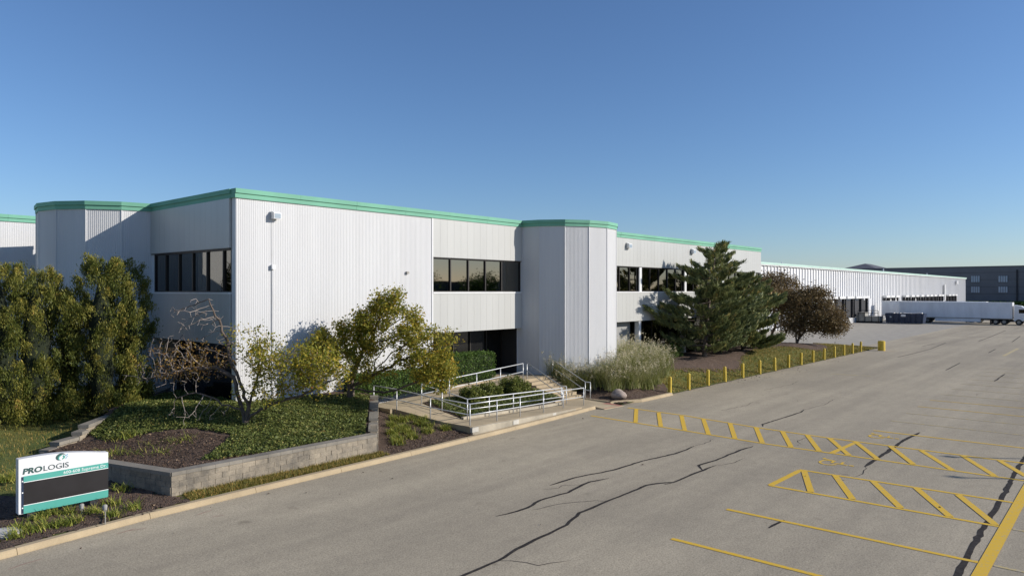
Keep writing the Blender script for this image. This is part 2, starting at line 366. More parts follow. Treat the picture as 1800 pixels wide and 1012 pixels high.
for p in ([(17.9, 11.72), (16.9, 12.5), (16.2, 12.75), (15.6, 12.9)], [(18.75, 13.33), (18.2, 13.75), (17.9, 13.7), (17.5, 13.95)], [(26.34, 13.31), (27.3, 13.2), (28.1, 13.35)], [(23.9, 11.25), (24.8, 10.9), (25.6, 10.95)],
          [(27.2, 7.2), (26.1, 7.0), (25.4, 7.1)], [(38.2, 13.07), (40.5, 12.8), (43, 13.0)], [(29.5, 10.2), (30.1, 10.6), (31.0, 10.5)], [(12.2, 11.05), (12.6, 10.2), (13.3, 9.8)], [(44, 17.5), (48, 17.2), (50, 17.5)], [(35, 16.2), (37.5, 15.9), (39, 16.1)]):
    strip(p, .03, .0035, 'hairline_crack', M['seal'], g, wobble=.035)
M['redmark'] = concrete('faint_red_paint', (.38, .24, .19), .3)
for px, py, dx, dy in ((345, 905, .5, .12), (372, 908, .3, -.1), (205, 938, .5, .1), (15, 1000, .7, .15), (228, 932, .35, -.12)):
    x_, y_ = at_z(px, py, 0); strip([(x_, y_), (x_ + dx, y_ + dy)], .07, .005, 'faded_red_mark', M['redmark'], g, wobble=.02)
struct(MB().prism([(86.5, 23.0), (152, 23.2), (300, 23.2), (300, 42), (60, 42), (86.5, 28.6)], -.2, .004).build('dock_apron', M['apron']))

# ------------------------------------------------------------------ kerbs, ramp, stairs
kline = [(-14, 17.2), (-3, 18.7), (4.65, 19.75), (8, 20.2), (12, 20.4), (17, 20.5), (21.7, 20.72), (26.5, 20.98), (31.2, 21.37)]
def resample(poly, step):
    out = [Vector(poly[0])]; acc = 0
    P = [Vector(p) for p in poly]
    for a, b2 in zip(P[:-1], P[1:]):
        d = (b2 - a).length; t = step - acc
        while t < d: out.append(a.lerp(b2, t / d)); t += step
        acc = (acc + d) % step if t >= d else acc
        acc = d - (t - step)
    out.append(P[-1]); return out
def kerb(name, poly, step=3.2, wd=.24, top=.15, gap=.012):
    r = struct(empty(name, (poly[0][0], poly[0][1], 0)))
    pts = resample(poly, step)
    for a, b2 in zip(pts[:-1], pts[1:]):
        if (b2 - a).length < .1: continue
        d = (b2 - a).normalized(); q = Vector((-d.y, d.x)); a2 = a + d * gap / 2; b3 = b2 - d * gap / 2
        prof = [(0, -.1), (0, .03), (.035, top - .03), (.065, top), (wd, top), (wd, -.1)]
        vs = [(*(p + q * o), z) for p in (a2, b3) for o, z in prof]; k = len(prof)
        MB().add(vs, [tuple(range(k - 1, -1, -1)) if 0 else tuple(range(k)), tuple(range(2 * k - 1, k - 1, -1))] + [(i, i + k, (i + 1) % k + k, (i + 1) % k) for i in range(k)]).build('kerb_segment', M['kerb'], r)
    return r
kerb('kerb', kline)
kerb('kerb', [(32.95, 24.3), (32.95, 20.75), (38.3, 20.72)], 2.7)
kerb('kerb', [(84.2, 20.9), (86.4, 28.4)], 3)
# walk and ramp
def ky(x): return float(np.interp(x, [p[0] for p in kline], [p[1] for p in kline])) + .24
RZ = lambda x: .17 + (31 - x) * .031
struct(MB().prism([(30.2, ky(30.2)), (31.2, 21.61), (31.3, 20.9), (32.93, 20.76), (32.93, 24.2), (33.6, 24.2), (33.6, 25), (30.2, 25)], -.2, [.15, .14, .03, .03, .15, .15, .15, .15]).build('sidewalk', M['walk']))
struct(MB().prism([(31.35, 20.95), (32.9, 20.82), (32.9, 21.8), (31.35, 21.9)], .0, [.045, .045, .09, .09]).build('tactile_pad', M['redpad']))
ramp_ob = MB()
ramp_ob.prism([(21.6, ky(21.6) + .25), (30.2, ky(30.2) + .02), (30.2, 22.75), (22.75, 22.75), (21.6, 22.75)], -.1, [RZ(21.6), RZ(30.2), RZ(30.2), RZ(22.75), RZ(21.6)])
ramp_ob.prism([(21.6, 22.752), (22.75, 22.752), (22.7, 25.35), (20.9, 25.35)], -.1, [RZ(21.6), RZ(22.7), .86, .86])
ramp_ob.prism([(20.7, 25.352), (22.7, 25.352), (30.4, 25.55), (30.4, 26.9), (20.7, 26.9)], -.1, [.86, .86, 1.25, 1.25, .88])
struct(ramp_ob.build('ramp', M['walk']))
# exposed front face of ramp with pale patches
MB().beam((21.62, ky(21.6) + .16), (29.6, ky(29.6) + .07), .12, .0, [RZ(21.6) - .01, RZ(29.6) - .01, RZ(29.6) - .01, RZ(21.6) - .01]).build('ramp_face', M['rawconc'], bpy.data.objects['ramp'])
for x in (21.75, 24.55, 27.6):
    yy = ky(x) + .095 + .03 * 0
    MB().box(x - .18, x + .2, yy - .03, yy + .1, RZ(x) - .22, RZ(x) - .03).build('concrete_patch', M['patch'], bpy.data.objects['ramp'])
struct(MB().prism([(30.4, 25.7), (33.6, 25.7), (33.6, 29.2), (25.6, 29.2), (25.6, 26.902), (30.4, 26.902)], -.1, 1.25).build('landing', M['walk']))
stair = struct(empty('entrance_stair', (32, 24.6, 0)))
for k in range(7):
    z = 1.25 - (k + 1) * (1.1 / 7); y1 = 25.7 - k * .33
    MB().box(30.75, 33.15 + .07 * 0, y1 - .345, y1 - .001, -.05, z).build('step', M['walk'], stair)
# planter kerb with ivy inside ramp loop
struct(MB().prism([(22.78, 22.76), (30.1, 22.76), (30.1, 22.92), (22.78, 22.92)], 0, [RZ(22.8) + .10, RZ(30.1) + .14, RZ(30.1) + .14, RZ(22.8) + .10]).build('planter_edge', M['rawconc']))

# railings -----------------------------------------------------------
def railing(label, runs, h=.92, mid=.46, r=.026, post_at=None, parent_xy=None):
    a0 = runs[0]
    root = empty('handrail', a0); tag(root, label, 'railing', 'pipe handrails of the entrance ramp and stair')
    top = [Vector(p) + Vector((0, 0, h)) for p in runs]; md = [Vector(p) + Vector((0, 0, mid)) for p in runs]
    MB().tube(top, r, 8).build('top_rail', M['rail'], root, True)
    MB().tube(md, r * .85, 8).build('mid_rail', M['rail'], root, True)
    pts = post_at or runs
    for p in pts:
        MB().tube([(p[0], p[1], p[2] - .15), (p[0], p[1], p[2] + h)], r, 8).build('post', M['rail'], root, True)
    return root
yo = lambda x: ky(x) + .42
O = [(31.0, yo(31.0), .15), (29.0, yo(29), RZ(29)), (27.2, yo(27.2), RZ(27.2)), (25.3, yo(25.3), RZ(25.3)), (23.6, yo(23.6), RZ(23.6)), (21.78, yo(21.7), RZ(21.7)), (21.4, 23.45, .6), (20.95, 25.2, .83), (20.75, 26.6, .9)]
railing('silver pipe railing along the outer edge of the ramp beside the kerb', O)
I = [(29.9, 22.6, RZ(29.9)), (28.3, 22.6, RZ(28.3)), (26.0, 22.6, RZ(26)), (24.3, 22.6, RZ(24.3)), (22.86, 22.6, RZ(22.8)), (22.72, 24.1, .68), (22.62, 25.4, .87), (24.5, 25.47, .95), (26.5, 25.53, 1.05), (28.4, 25.6, 1.15), (30.35, 25.66, 1.25)]
railing('silver pipe railing around the planter side of the ramp', I)
railing('silver stair railing on the left side of the entrance steps', [(30.8, 25.75, 1.25), (30.8, 23.35, .15), (30.8, 23.0, .15)])
railing('silver stair railing between the steps and the ornamental grasses', [(33.1, 26.1, 1.25), (33.1, 25.72, 1.25), (33.1, 23.4, .15), (33.1, 23.05, .15)])

# ------------------------------------------------------------------ terrain patches
def pip(x, y, poly):
    ins = np.zeros(x.shape, bool); n = len(poly)
    for i in range(n):
        x0, y0 = poly[i]; x1, y1 = poly[(i + 1) % n]
        c = ((y0 > y) != (y1 > y))
        with np.errstate(divide='ignore', invalid='ignore'):
            xi = (x1 - x0) * (y - y0) / (y1 - y0 + 1e-12) + x0
        ins ^= c & (x < xi)
    return ins
def wob(x, y, f=1.0, seed=0):
    return (np.sin(x * 1.7 * f + seed) * np.cos(y * 2.1 * f - seed) + .5 * np.sin(x * 4.3 * f + y * 3.7 * f + seed) + .3 * np.sin(9.1 * f * x - 7.7 * f * y)) / 1.8
def hl(x, y): return .12 + .05 * np.clip(y - 20.9, 0, 3) + .1 * np.clip(y - 23.9, 0, 10.5) + .02 * wob(x, y)
def sm(t): t = np.clip(t, 0, 1); return t * t * (3 - 2 * t)
def hbed(x, y): return np.minimum(.72 + (y - 21.5) * (.03 + .112 * sm((x - 8.6) / 4)), 1.6) + .03 * wob(x, y)
def htri(x, y): return .12 + .12 * np.maximum(0, y - 21.0) + .02 * wob(x, y, 1.5)
def hr(x, y):
    t = np.clip((y - 20.9) / 3.8, 0, 1); t = t * t * (3 - 2 * t)
    k = np.clip((88 - x) / 22, 0, 1); k = k * k * (3 - 2 * k)
    k2 = np.maximum(sm((x - 33.1) / 3.5), sm((y - 24.2) / 1.8))
    return .06 + 1.12 * t * k * (.08 + .92 * k2) + .03 * wob(x, y)
def patch(name, poly, hf, mt, off=0., step=.25, edge=0., kind='structure', rough=0.):
    xs = np.array([p[0] for p in poly]); ys = np.array([p[1] for p in poly])
    gx = np.arange(xs.min() - step, xs.max() + 2 * step, step); gy = np.arange(ys.min() - step, ys.max() + 2 * step, step)
    X, Y = np.meshgrid(gx, gy, indexing='ij')
    cx = (X[:-1, :-1] + step / 2); cy = (Y[:-1, :-1] + step / 2)
    keep = pip(cx + edge * wob(cx, cy, 2.3, 1), cy + edge * wob(cx, cy, 2.7, 2), poly)
    Zz = hf(X, Y) + off + (rng.normal(0, rough, X.shape) if rough else 0)
    idx = np.arange(X.size).reshape(X.shape)
    q = np.stack([idx[:-1, :-1], idx[1:, :-1], idx[1:, 1:], idx[:-1, 1:]], -1)[keep]
    used, inv = np.unique(q, return_inverse=True)
    V = np.stack([X.ravel(), Y.ravel(), Zz.ravel()], 1)[used]
    o = np_mesh(name, V, inv.reshape(-1, 4), mt, smooth=True)
    o['kind'] = kind; return o
BED = [(9.35, 21.6), (16.75, 21.58), (20.5, 26.05), (20.5, 27.7), (14.6, 27.7), (14.6, 34.3), (12.1, 31.7), (8.8, 28.2), (7.7, 27.4)]
OUT = [(-30, 16), (-14, 17.44), (-3, 18.94), (4.65, 19.99), (8, 20.44), (12, 20.64), (17, 20.74), (17, 21.5), (9.3, 21.5), (7.6, 27.5), (8.8, 28.3), (12.1, 31.8), (14.55, 34.4), (14.55, 46.5), (-30, 46.5)]
patch('lawn', OUT, hl, M['lawn'], 0, .3)
patch('mulch_bed', [(-6, 18.55), (4.65, 20.0), (8, 20.45), (9.6, 20.55), (9.25, 21.6), (8.6, 24.2), (5.5, 24.4), (3, 23.6), (-6, 23.5)], hl, M['mulch'], .025, .12, .25, rough=.012)
patch('mulch_bed', [(16.7, 20.77), (21.7, 20.98), (21.55, 22.8), (20.85, 25.4), (20.6, 26), (16.8, 21.6)], htri, M['mulch'], .02, .12, .0, rough=.012)
patch('planting_soil', BED, hbed, M['mulch'], 0, .2, rough=.01)
patch('planter_soil', [(22.75, 22.9), (30.7, 22.9), (30.7, 25.45), (22.75, 25.45)], lambda x, y: .42 + .2 * (y - 22.9) + .0 * x, M['mulch'], 0, .2, rough=.01)
patch('hedge_soil', [(20.4, 26.92), (25.58, 26.92), (25.58, 27.68), (20.4, 27.68)], lambda x, y: 1.2 + 0 * x, M['mulch'], 0, .2)
RIGHT = [(33.2, 24.35), (33.2, 21.0), (38.2, 20.97), (84.1, 20.95), (86.2, 28.4), (70, 31), (70, 27.6), (33.2, 27.6)]
patch('lawn', RIGHT, hr, M['lawn'], 0, .35)
patch('mulch_bed', [(33.2, 24.3), (33.25, 21.05), (38.1, 21.0), (39.5, 21.6), (40.5, 24), (40, 27.6), (33.2, 27.6)], hr, M['mulch'], .03, .15, .2, rough=.012)
patch('mulch_bed', [(40, 24.2), (46, 22.7), (51, 22.1), (55, 23.6), (60, 24.6), (65, 24.2), (70, 22.6), (75, 23.0), (78, 25.3), (74, 28), (69, 27.6), (40, 27.6)], hr, M['mulch'], .035, .2, .35, rough=.015)

# scattered geometry helpers -------------------------------------------
def leaves(P, size, rnd=None, aspect=.55, upbias=0., sizevar=.35, dirs=None):
    """one kite-shaped face per point"""
    n = len(P); P = np.asarray(P, float)
    d = rng.normal(size=(n, 3)); d /= np.linalg.norm(d, axis=1)[:, None]
    if dirs is not None: d = d * .55 + dirs; d /= np.linalg.norm(d, axis=1)[:, None] + 1e-9
    e = rng.normal(size=(n, 3)); e[:, 2] += 0
    if upbias: # leaf normals towards up: keep both axes flat
        d[:, 2] *= (1 - upbias); d /= np.linalg.norm(d, axis=1)[:, None]; e[:, 2] *= (1 - upbias)
    e -= d * (e * d).sum(1)[:, None]; e /= np.linalg.norm(e, axis=1)[:, None] + 1e-9
    s = size * (1 + sizevar * rng.normal(size=n)).clip(.4, 1.9)[:, None]
    V = np.stack([P - d * s * .5, P + e * s * aspect * .5 , P + d * s * .5, P - e * s * aspect * .5], 1).reshape(-1, 3)
    F = np.arange(4 * n).reshape(n, 4)
    r = rng.random(n) if rnd is None else rnd
    return V, F, np.repeat(r, 4)
def blades(P, h, wd, lean=.35, hv=.3, seg=2):
    n = len(P); P = np.asarray(P, float)
    a = rng.random(n) * 2 * math.pi; hh = h * (1 + hv * rng.normal(size=n)).clip(.4, 1.8)
    ld = np.stack([np.cos(a), np.sin(a), 0 * a], 1) * (lean * hh * (.3 + rng.random(n)))[:, None]
    sd = np.stack([-np.sin(a), np.cos(a), 0 * a], 1) * wd / 2
    up = np.array([0, 0, 1.0])
    rows = []
    for k in range(seg + 1):
        t = k / seg; c = P + ld * (t ** 1.8) + up * (hh * (t - .12 * t * t))[:, None]; k2 = (1 - t * .85)
        rows += [c - sd * k2, c + sd * k2]
    V = np.stack(rows, 1).reshape(-1, 3); m = 2 * (seg + 1)
    base = np.arange(n)[:, None] * m
    F = np.concatenate([base + np.array([2 * k, 2 * k + 1, 2 * k + 3, 2 * k + 2]) for k in range(seg)], 0)
    return V, F, np.repeat(rng.random(n), m)
def scatter(poly, n, hf):
    xs = [p[0] for p in poly]; ys = [p[1] for p in poly]; out = np.zeros((0, 2))
    while len(out) < n:
        q = np.stack([rng.uniform(min(xs), max(xs), n), rng.uniform(min(ys), max(ys), n)], 1)
        out = np.concatenate([out, q[pip(q[:, 0], q[:, 1], poly)]])
    q = out[:n]; return np.column_stack([q, hf(q[:, 0], q[:, 1])])
# ivy in raised bed
IVY = [(12.0, 22.0), (16.55, 21.75), (20.2, 26.2), (19.6, 26.9), (17, 27.3), (14.7, 27.6), (14.5, 32.8), (12.3, 31.4), (9.4, 28.4), (9.4, 27.2), (11.8, 25.6), (12.6, 24.0), (10.6, 22.3)]
P = scatter(IVY, 85000, hbed); P[:, 2] += .02 + .17 * rng.random(len(P)) * (.62 + .45 * wob(P[:, 0], P[:, 1], .9) + .35 * wob(P[:, 0], P[:, 1], 2.6, 4))
V, F, r = leaves(P, .072, upbias=.35, rnd=np.clip(rng.beta(2, 3, len(P)) + .10 * wob(P[:,0], P[:,1], .45, 3) + .10 * wob(P[:,0], P[:,1], 1.9, 5), 0, 1))
stuff(np_mesh('ivy_ground_cover', V, F, M['ivy'], rnd=r), 'dense green ivy covering the raised bed behind the block wall', 'ground cover')
P = scatter([(22.9, 22.95), (30.3, 22.95), (30.3, 25.3), (22.9, 25.3)], 14000, lambda x, y: .45 + .2 * (y - 22.9)); P[:, 2] += .12 * rng.random(len(P))
V, F, r = leaves(P, .09, upbias=.4, rnd=rng.beta(2, 3, len(P)))
stuff(np_mesh('planter_ground_cover', V, F, M['ivy'], rnd=r), 'low green ground cover in the planter between ramp and steps', 'ground cover')
# lawn blades
P = scatter([(-6, 23.4), (5.5, 24.3), (8.3, 24.4), (7.3, 27.5), (8.5, 28.4), (11, 31), (9, 35), (-6, 35)], 26000, hl)
V, F, r = blades(P, .09, .016, .6, seg=1); stuff(np_mesh('lawn_grass', V, F, M['gblade'], rnd=r), 'mown lawn grass behind the monument sign', 'grass')
P = scatter([(9.5, 20.7), (17, 20.78), (17, 21.35), (9.6, 21.4)], 9000, hl)
V, F, r = blades(P, .10, .018, .6, seg=1); stuff(np_mesh('verge_grass', V, F, M['gblade'], rnd=r), 'narrow strip of grass between block wall and kerb', 'grass')
P = scatter([(39, 21.0), (83.5, 21.0), (85.6, 27), (79, 26), (74, 23), (70, 22.8), (65, 24.3), (60, 24.7), (55, 23.7), (51, 22.2), (41, 24.0)], 34000, hr)
V, F, r = blades(P, .10, .03, .6, seg=1); stuff(np_mesh('island_grass', V, F, M['gblade'], rnd=r), 'grass on the bank behind the yellow bollards', 'grass')
# mulch chips
def chips(poly, n, hf, name, off=.03):
    P = scatter(poly, n, hf); P[:, 2] += off
    V, F, r = leaves(P, .06, aspect=.4, upbias=.75); return V, F, r
M['chip'] = leafmat('mulch_chip', [(0, (.02, .013, .009)), (.6, (.10, .062, .043)), (.9, (.20, .13, .085)), (1, (.36, .25, .15))], 0)
for nm, poly, n_, hf in (('sign', [(-3, 19.1), (4.65, 20.1), (9.3, 20.6), (9.2, 21.6), (8.5, 24), (-3, 23.3)], 9000, hl), ('tri', [(16.9, 20.85), (21.5, 21.05), (20.7, 25.6)], 5000, htri),
                     ('grass', [(33.3, 24.2), (33.3, 21.1), (38, 21.05), (39.3, 21.7), (40, 24.2)], 5000, hr), ('bed', [(8.0, 27.4), (9.4, 22), (12.3, 22.1), (12.4, 24), (11.5, 25.6), (9.2, 27.5)], 6000, hbed), ('pine', [(40, 24.2), (46, 22.8), (55, 23.2), (70, 23.2), (74, 24.5), (70, 27), (41, 27)], 9000, hr)):
    V, F, r = chips(poly, n_, hf, nm); o = np_mesh('mulch_chips', V, F, M['chip'], rnd=r); stuff(o)

# ------------------------------------------------------------------ office building
WY, WX, RT = 27.69, 14.59, 10.38
FB = 10.0
off = empty('office_building', (WX, WY, 0)); tag(off, 'two storey white ribbed office block with green roof edge and rounded corner towers', 'building')
def ribbed(name, pts, z0, z1, pitch=.083, depth=.010, parent=off):
    """wall of vertical ribs along plan polyline (outside on the right-hand side of travel)"""
    mb = MB(); prof = []
    for a, b2 in zip(pts[:-1], pts[1:]):
        a = Vector(a); b2 = Vector(b2); d = b2 - a; ln = d.length; d.normalize(); o = Vector((d.y, -d.x))
        k = max(1, round(ln / pitch)); p = ln / k
        for i in range(k):
            s0 = a + d * (i * p)
            prof += [s0, s0 + d * p * .22 , s0 + d * p * .34 + o * depth, s0 + d * p * .88 + o * depth]
        prof.append(b2)
    vs = [(q.x, q.y, z) for q in prof for z in (z0, z1)]
    mb.add(vs, [(2 * i, 2 * i + 2, 2 * i + 3, 2 * i + 1) for i in range(len(prof) - 1)])
    return mb.build(name, M['white'], parent)
ribbed('ribbed_wall', [(WX, WY), (25.39, WY)], 0, FB)
MB().box(WX + .0, WX + .3, WY + .003, WY + .34, 0, FB).build('corner_pilaster', M['trimwhite'], off)
MB().box(25.36, 25.44, WY - .04, WY + .25, 0, FB).build('edge_trim', M['trimwhite'], off)
MB().box(WX + .3, 25.36, WY + .01, WY + .3, 0, FB).build('wall_core', M['trimwhite'], off)
# towers
def tower(cx, cy, k0, k1):
    r = 3.85
    V = [(cx + r * math.sin(R(22.5 * k)), cy - r * math.cos(R(22.5 * k))) for k in range(k0, k1 + 1)]
    ribbed('tower_wall', V, 0, FB + .02)
    # joint strips at arrises
    for k in range(k0, k1 + 1):
        a = R(22.5 * k); p = (cx + (r + .012) * math.sin(a), cy - (r + .012) * math.cos(a))
        MB().tube([(p[0], p[1], 0), (p[0], p[1], FB)], .028, 6).build('corner_bead', M['white'], off)
    for zz, rr, h in ((FB, r + .06, .19), (FB + .193, r + .11, RT - FB - .193)):
        W2 = [(cx + rr * math.sin(R(22.5 * k)), cy - rr * math.cos(R(22.5 * k))) for k in range(k0, k1 + 1)]
        for a, b2 in zip(W2[:-1], W2[1:]):
            d = (Vector(b2) - Vector(a)); nrm = Vector((-d.y, d.x)).normalized() * .25
            MB().prism([a, b2, Vector(b2) + nrm, Vector(a) + nrm], zz, zz + h).build('tower_fascia', M['green'], off)
    MB().prism([(cx + (r - .2) * math.sin(R(22.5 * k)), cy - (r - .2) * math.cos(R(22.5 * k))) for k in range(k0, k1 + 1)], 9.6, FB - .1).build('tower_roof', M['panelback'], off)
T1 = (36.41, 27.99); T2 = (14.76, 39.54)
tower(*T1, -4, 4)
tower(*T2, -8, 1)
def fascia(a, b2, out=.07):
    a2 = Vector(a); b3 = Vector(b2); d = (b3 - a2); ln = d.length; d.normalize(); nr = Vector((d.y, -d.x)); k = max(1, round(ln / 3.05))
    for zz, h, o in ((FB, .19, out), (FB + .193, RT - FB - .193, out + .05)):
        for i in range(k):
            p = a2 + d * (ln * i / k + .004); q = a2 + d * (ln * (i + 1) / k - .004); w1 = random.uniform(-.004, .004)
            MB().prism([p + nr * (o + w1), q + nr * (o + w1), q - nr * .28, p - nr * .28], zz, zz + h).build('fascia', M['green'], off)
fascia((WX - .07, WY), (T1[0] - 3.84, WY)); fascia((T1[0] + 3.84, WY), (68.8, WY))
fascia((WX, 35.75), (WX, WY + .29))
fascia((-16, 46.6), (14.4, 46.6)); fascia((68.8, WY + .29), (68.8, 60))
MB().box(WX + .3, 68.5, WY + .3, 60, 9.6, 9.95).build('roof', M['panelback'], off)  # unseen from below; slab put in to block light
MB().box(-16, WX + .3, 46.9, 60, 9.6, 9.95).build('roof', M['panelback'], off)  # same unseen light-blocking slab over the wing
ribbed('ribbed_wall', [(-16, 46.6), (14.4, 46.6)], 0, FB)
MB().box(-16, 14.4, 46.62, 46.9, 0, FB).build('wall_core', M['trimwhite'], off)
MB().box(68.5, 68.8, WY + .31, 60, 0, FB).build('end_wall', M['trimwhite'], off)
MB().box(WX + .3, WX + .6, 43.0, 46.6, 0, FB).build('side_wall', M['trimwhite'], off)
# panels, made from shared meshes; a facade is a frame (origin, direction)
def unit_panel(nm, wd, ht, th=.09):
    me_o = MB(); e = .012
    me_o.add([(0,0,0),(wd,0,0),(wd,th,0),(0,th,0),(0,0,ht),(wd,0,ht),(wd,th,ht),(0,th,ht)],
             [(0,3,2,1),(4,5,6,7),(0,1,5,4),(1,2,6,5),(2,3,7,6),(3,0,4,7)])
    me = bpy.data.meshes.new(nm); me.from_pydata(me_o.v, [], me_o.f); me.materials.append(M['panel']); return me
def panel_row(x0, x1, z0, z1, origin, rz, pw=.5):
    k = round((x1 - x0) / pw); p = (x1 - x0) / k; me = unit_panel('panel', p - .007, z1 - z0)
    c, s2 = math.cos(rz), math.sin(rz)
    for i in range(k):
        u = x0 + i * p + .0035
        child('panel', me, off, (origin[0] + c * u, origin[1] + s2 * u, z0), rz)
def window_row(us, z0, z1, origin, rz, depth=.16, glass='glass', name='window'):
    """glazed strip with mullions at us (local u), recessed by depth; local +v is inward"""
    c, s2 = math.cos(rz), math.sin(rz)
    f = lambda u, v, z: (origin[0] + c * u - s2 * v, origin[1] + s2 * u + c * v, z)
    def bx(mb, u0, u1, v0, v1, za, zb):
        P8 = [f(u0,v0,za),f(u1,v0,za),f(u1,v1,za),f(u0,v1,za),f(u0,v0,zb),f(u1,v0,zb),f(u1,v1,zb),f(u0,v1,zb)]
        mb.add(P8, [(0,3,2,1),(4,5,6,7),(0,1,5,4),(1,2,6,5),(2,3,7,6),(3,0,4,7)])
    for a, b2 in zip(us[:-1], us[1:]):
        fr = MB(); t = .035
        bx(fr, a, a + t, depth - .06, depth + .05, z0, z1); bx(fr, b2 - t, b2, depth - .06, depth + .05, z0, z1)
        bx(fr, a + t, b2 - t, depth - .06, depth + .05, z1 - t * 1.4, z1); bx(fr, a + t, b2 - t, depth - .06, depth + .05, z0, z0 + t * 1.4)
        wn = fr.build(name, M['frame'], off)
        pn = MB(); q = random.uniform(-.004, .004)
        bx(pn, a + t, b2 - t, depth + .012 + q, depth + .022 + q, z0 + t * 1.4, z1 - t * 1.4); pn.build('pane', M[glass], wn)
def bay(u0, u1, origin, rz, mull, zt=FB, panels=True, lower=True):
    c, s2 = math.cos(rz), math.sin(rz)
    f = lambda u, v: (origin[0] + c * u - s2 * v, origin[1] + s2 * u + c * v)
    def slab(name, v0, v1, z0, z1, mt, a=u0, b2=u1):
        return MB().prism([f(a, v0), f(b2, v0), f(b2, v1), f(a, v1)], z0, z1).build(name, mt, off)
    panel_row(u0, u1, 7.97, zt - .003, origin, rz); slab('panel_backing', .095, .3, 7.96, zt, M['panelback'])
    panel_row(u0, u1, 3.98, 6.06, origin, rz); slab('panel_backing', .095, .3, 3.985, 6.05, M['panelback'])
    slab('window_sill', -.03, .3, 6.063, 6.14, M['trimwhite']); slab('window_head', .02, .3, 7.93, 7.958, M['frame'])
    slab('soffit', .31, 2.0, 4.02, 4.2, M['soffit']); slab('interior_light_block', 2.2, 2.3, 0, 9.9, M['dark'])  # dark sheet behind the glazing, added to block light like an unlit interior
    window_row(mull, 6.142, 7.928, origin, rz)
A0 = (25.44, WY - .03)
wB = T1[0] - 3.82 - 25.44
bay(0, wB, A0, 0, [0] + [1.37 * k for k in range(1, 5)] + [wB])
MB().box(25.44, 32.5, WY + 1.55, WY + 1.6, 1.25, 4.02).build('entrance_glass', M['dglass'], off)
MB().box(32.5, 32.62, WY + .3, WY + 2.0, 0, 4.02).build('entrance_side_wall', M['dark'], off)  # wall added in near-black so the entrance stays dark; shade in its colour
for k in range(6):
    MB().box(25.6 + k * 1.37, 25.68 + k * 1.37, WY + 1.47, WY + 1.54, 1.25, 4.0).build('entrance_mullion', M['frame'], off)
D0 = (T1[0] + 3.8, WY - .03); u = lambda x: x - D0[0]
cols = [46.25, 53.28, 60.3, 67.35]
mu = [[0, u(41.0), u(42.15), u(43.5), u(44.87), u(46.1)]] + [[u(c0 + .17)] + [u(c0 + .17 + 1.34 * k) for k in range(1, 5)] + [u(c0 + 6.88)] for c0 in cols[:3]]
bay(0, 68.8 - D0[0], D0, 0, mu[0])
for mm in mu[1:]: window_row(mm, 6.142, 7.928, D0, 0)
window_row([u(67.53), u(68.7)], 6.142, 7.928, D0, 0)
for c0 in cols: 
    MB().box(c0 - .16, c0 + .16, WY - .01, WY + .3, 6.142, 7.928).build('column', M['trimwhite'], off)
    MB().box(c0 - .16, c0 + .16, WY + .05, WY + .4, 0, 3.978).build('column', M['trimwhite'], off)
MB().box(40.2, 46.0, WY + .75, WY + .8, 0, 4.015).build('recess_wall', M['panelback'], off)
for c0 in cols[:3]:
    for k in range(5):
        x0 = c0 + .2 + k * 1.33
        wn = MB().box(x0, x0 + .07, WY + .7, WY + .8, 1.1, 4.015).build('ground_floor_mullion', M['frame'], off)
        MB().box(x0 + .07, x0 + 1.33, WY + .75, WY + .77, 1.1, 4.015).build('ground_floor_pane', M['glass'], off)
# left facade, u runs from the tower towards the corner
E0 = (WX - .10, 35.72); ER = -math.pi / 2
bay(0, 35.72 - 28.06, E0, ER, [0.2, 1.42, 2.8, 4.16, 5.5, 6.95, 7.64])
MB().box(WX + 1.2, WX + 1.25, 28.0, 35.8, 1, 4.015).build('recess_glass', M['dglass'], off)
MB().box(WX - .02, WX + .4, 35.5, 36.1, 0, FB).build('pilaster', M['trimwhite'], off)
# wall lights, conduit
def wall_light(px, py, Y, label, sz=.34):
    d = ray(px, py); t = Y / d[1]; x, z = d[0] * t, CAMH + d[2] * t
    r_ = empty('wall_light', (x, Y, z)); tag(r_, label, 'wall light', 'floodlights on the office facade')
    MB().prism([(x - sz / 2, Y - .28), (x + sz / 2, Y - .28), (x + sz / 2, Y - .05), (x - sz / 2, Y - .05)], z - sz * .45, [z + sz * .3, z + sz * .3, z + sz * .55, z + sz * .55]).build('housing', M['signwhite'], r_)
    MB().box(x - sz * .42, x + sz * .42, Y - .287, Y - .282, z - sz * .38, z + sz * .2).build('lens', M['palewin'], r_)
    MB().box(x - .06, x + .06, Y - .05, Y + .02, z - .08, z + .1).build('bracket', M['steelgrey'], r_)
wall_light(482, 379, WY - .03, 'white floodlight high on the ribbed wall near the corner')
wall_light(1103, 432, WY - .03, 'white floodlight above the windows just right of the round tower', .4)
wall_light(1216, 442, WY - .03, 'white floodlight above the windows beside the pine top', .4)
cx_ = x_on(479, WY - .05)
cdt = empty('conduit', (cx_, WY - .05, 1.6)); tag(cdt, 'thin white conduit with junction box on the ribbed wall', 'conduit')
MB().tube([(cx_, WY - .06, 1.5), (cx_, WY - .06, 7.2)], .022, 6).build('pipe', M['trimwhite'], cdt)
MB().tube([(cx_, WY - .06, 7.2), (cx_ - .01, WY - .06, 9.1)], .012, 6).build('upper_pipe', M['trimwhite'], cdt)
MB().box(cx_ - .07, cx_ + .07, WY - .16, WY - .033, 7.12, 7.3).build('junction_box', M['signwhite'], cdt)
bx_ = x_on(716, WY - .05); tag(MB().box(bx_ - .07, bx_ + .07, WY - .13, WY - .03, 7.05, 7.17).build('wall_sensor', M['steelgrey']), 'small grey sensor box on the ribbed wall left of the upper windows', 'sensor')

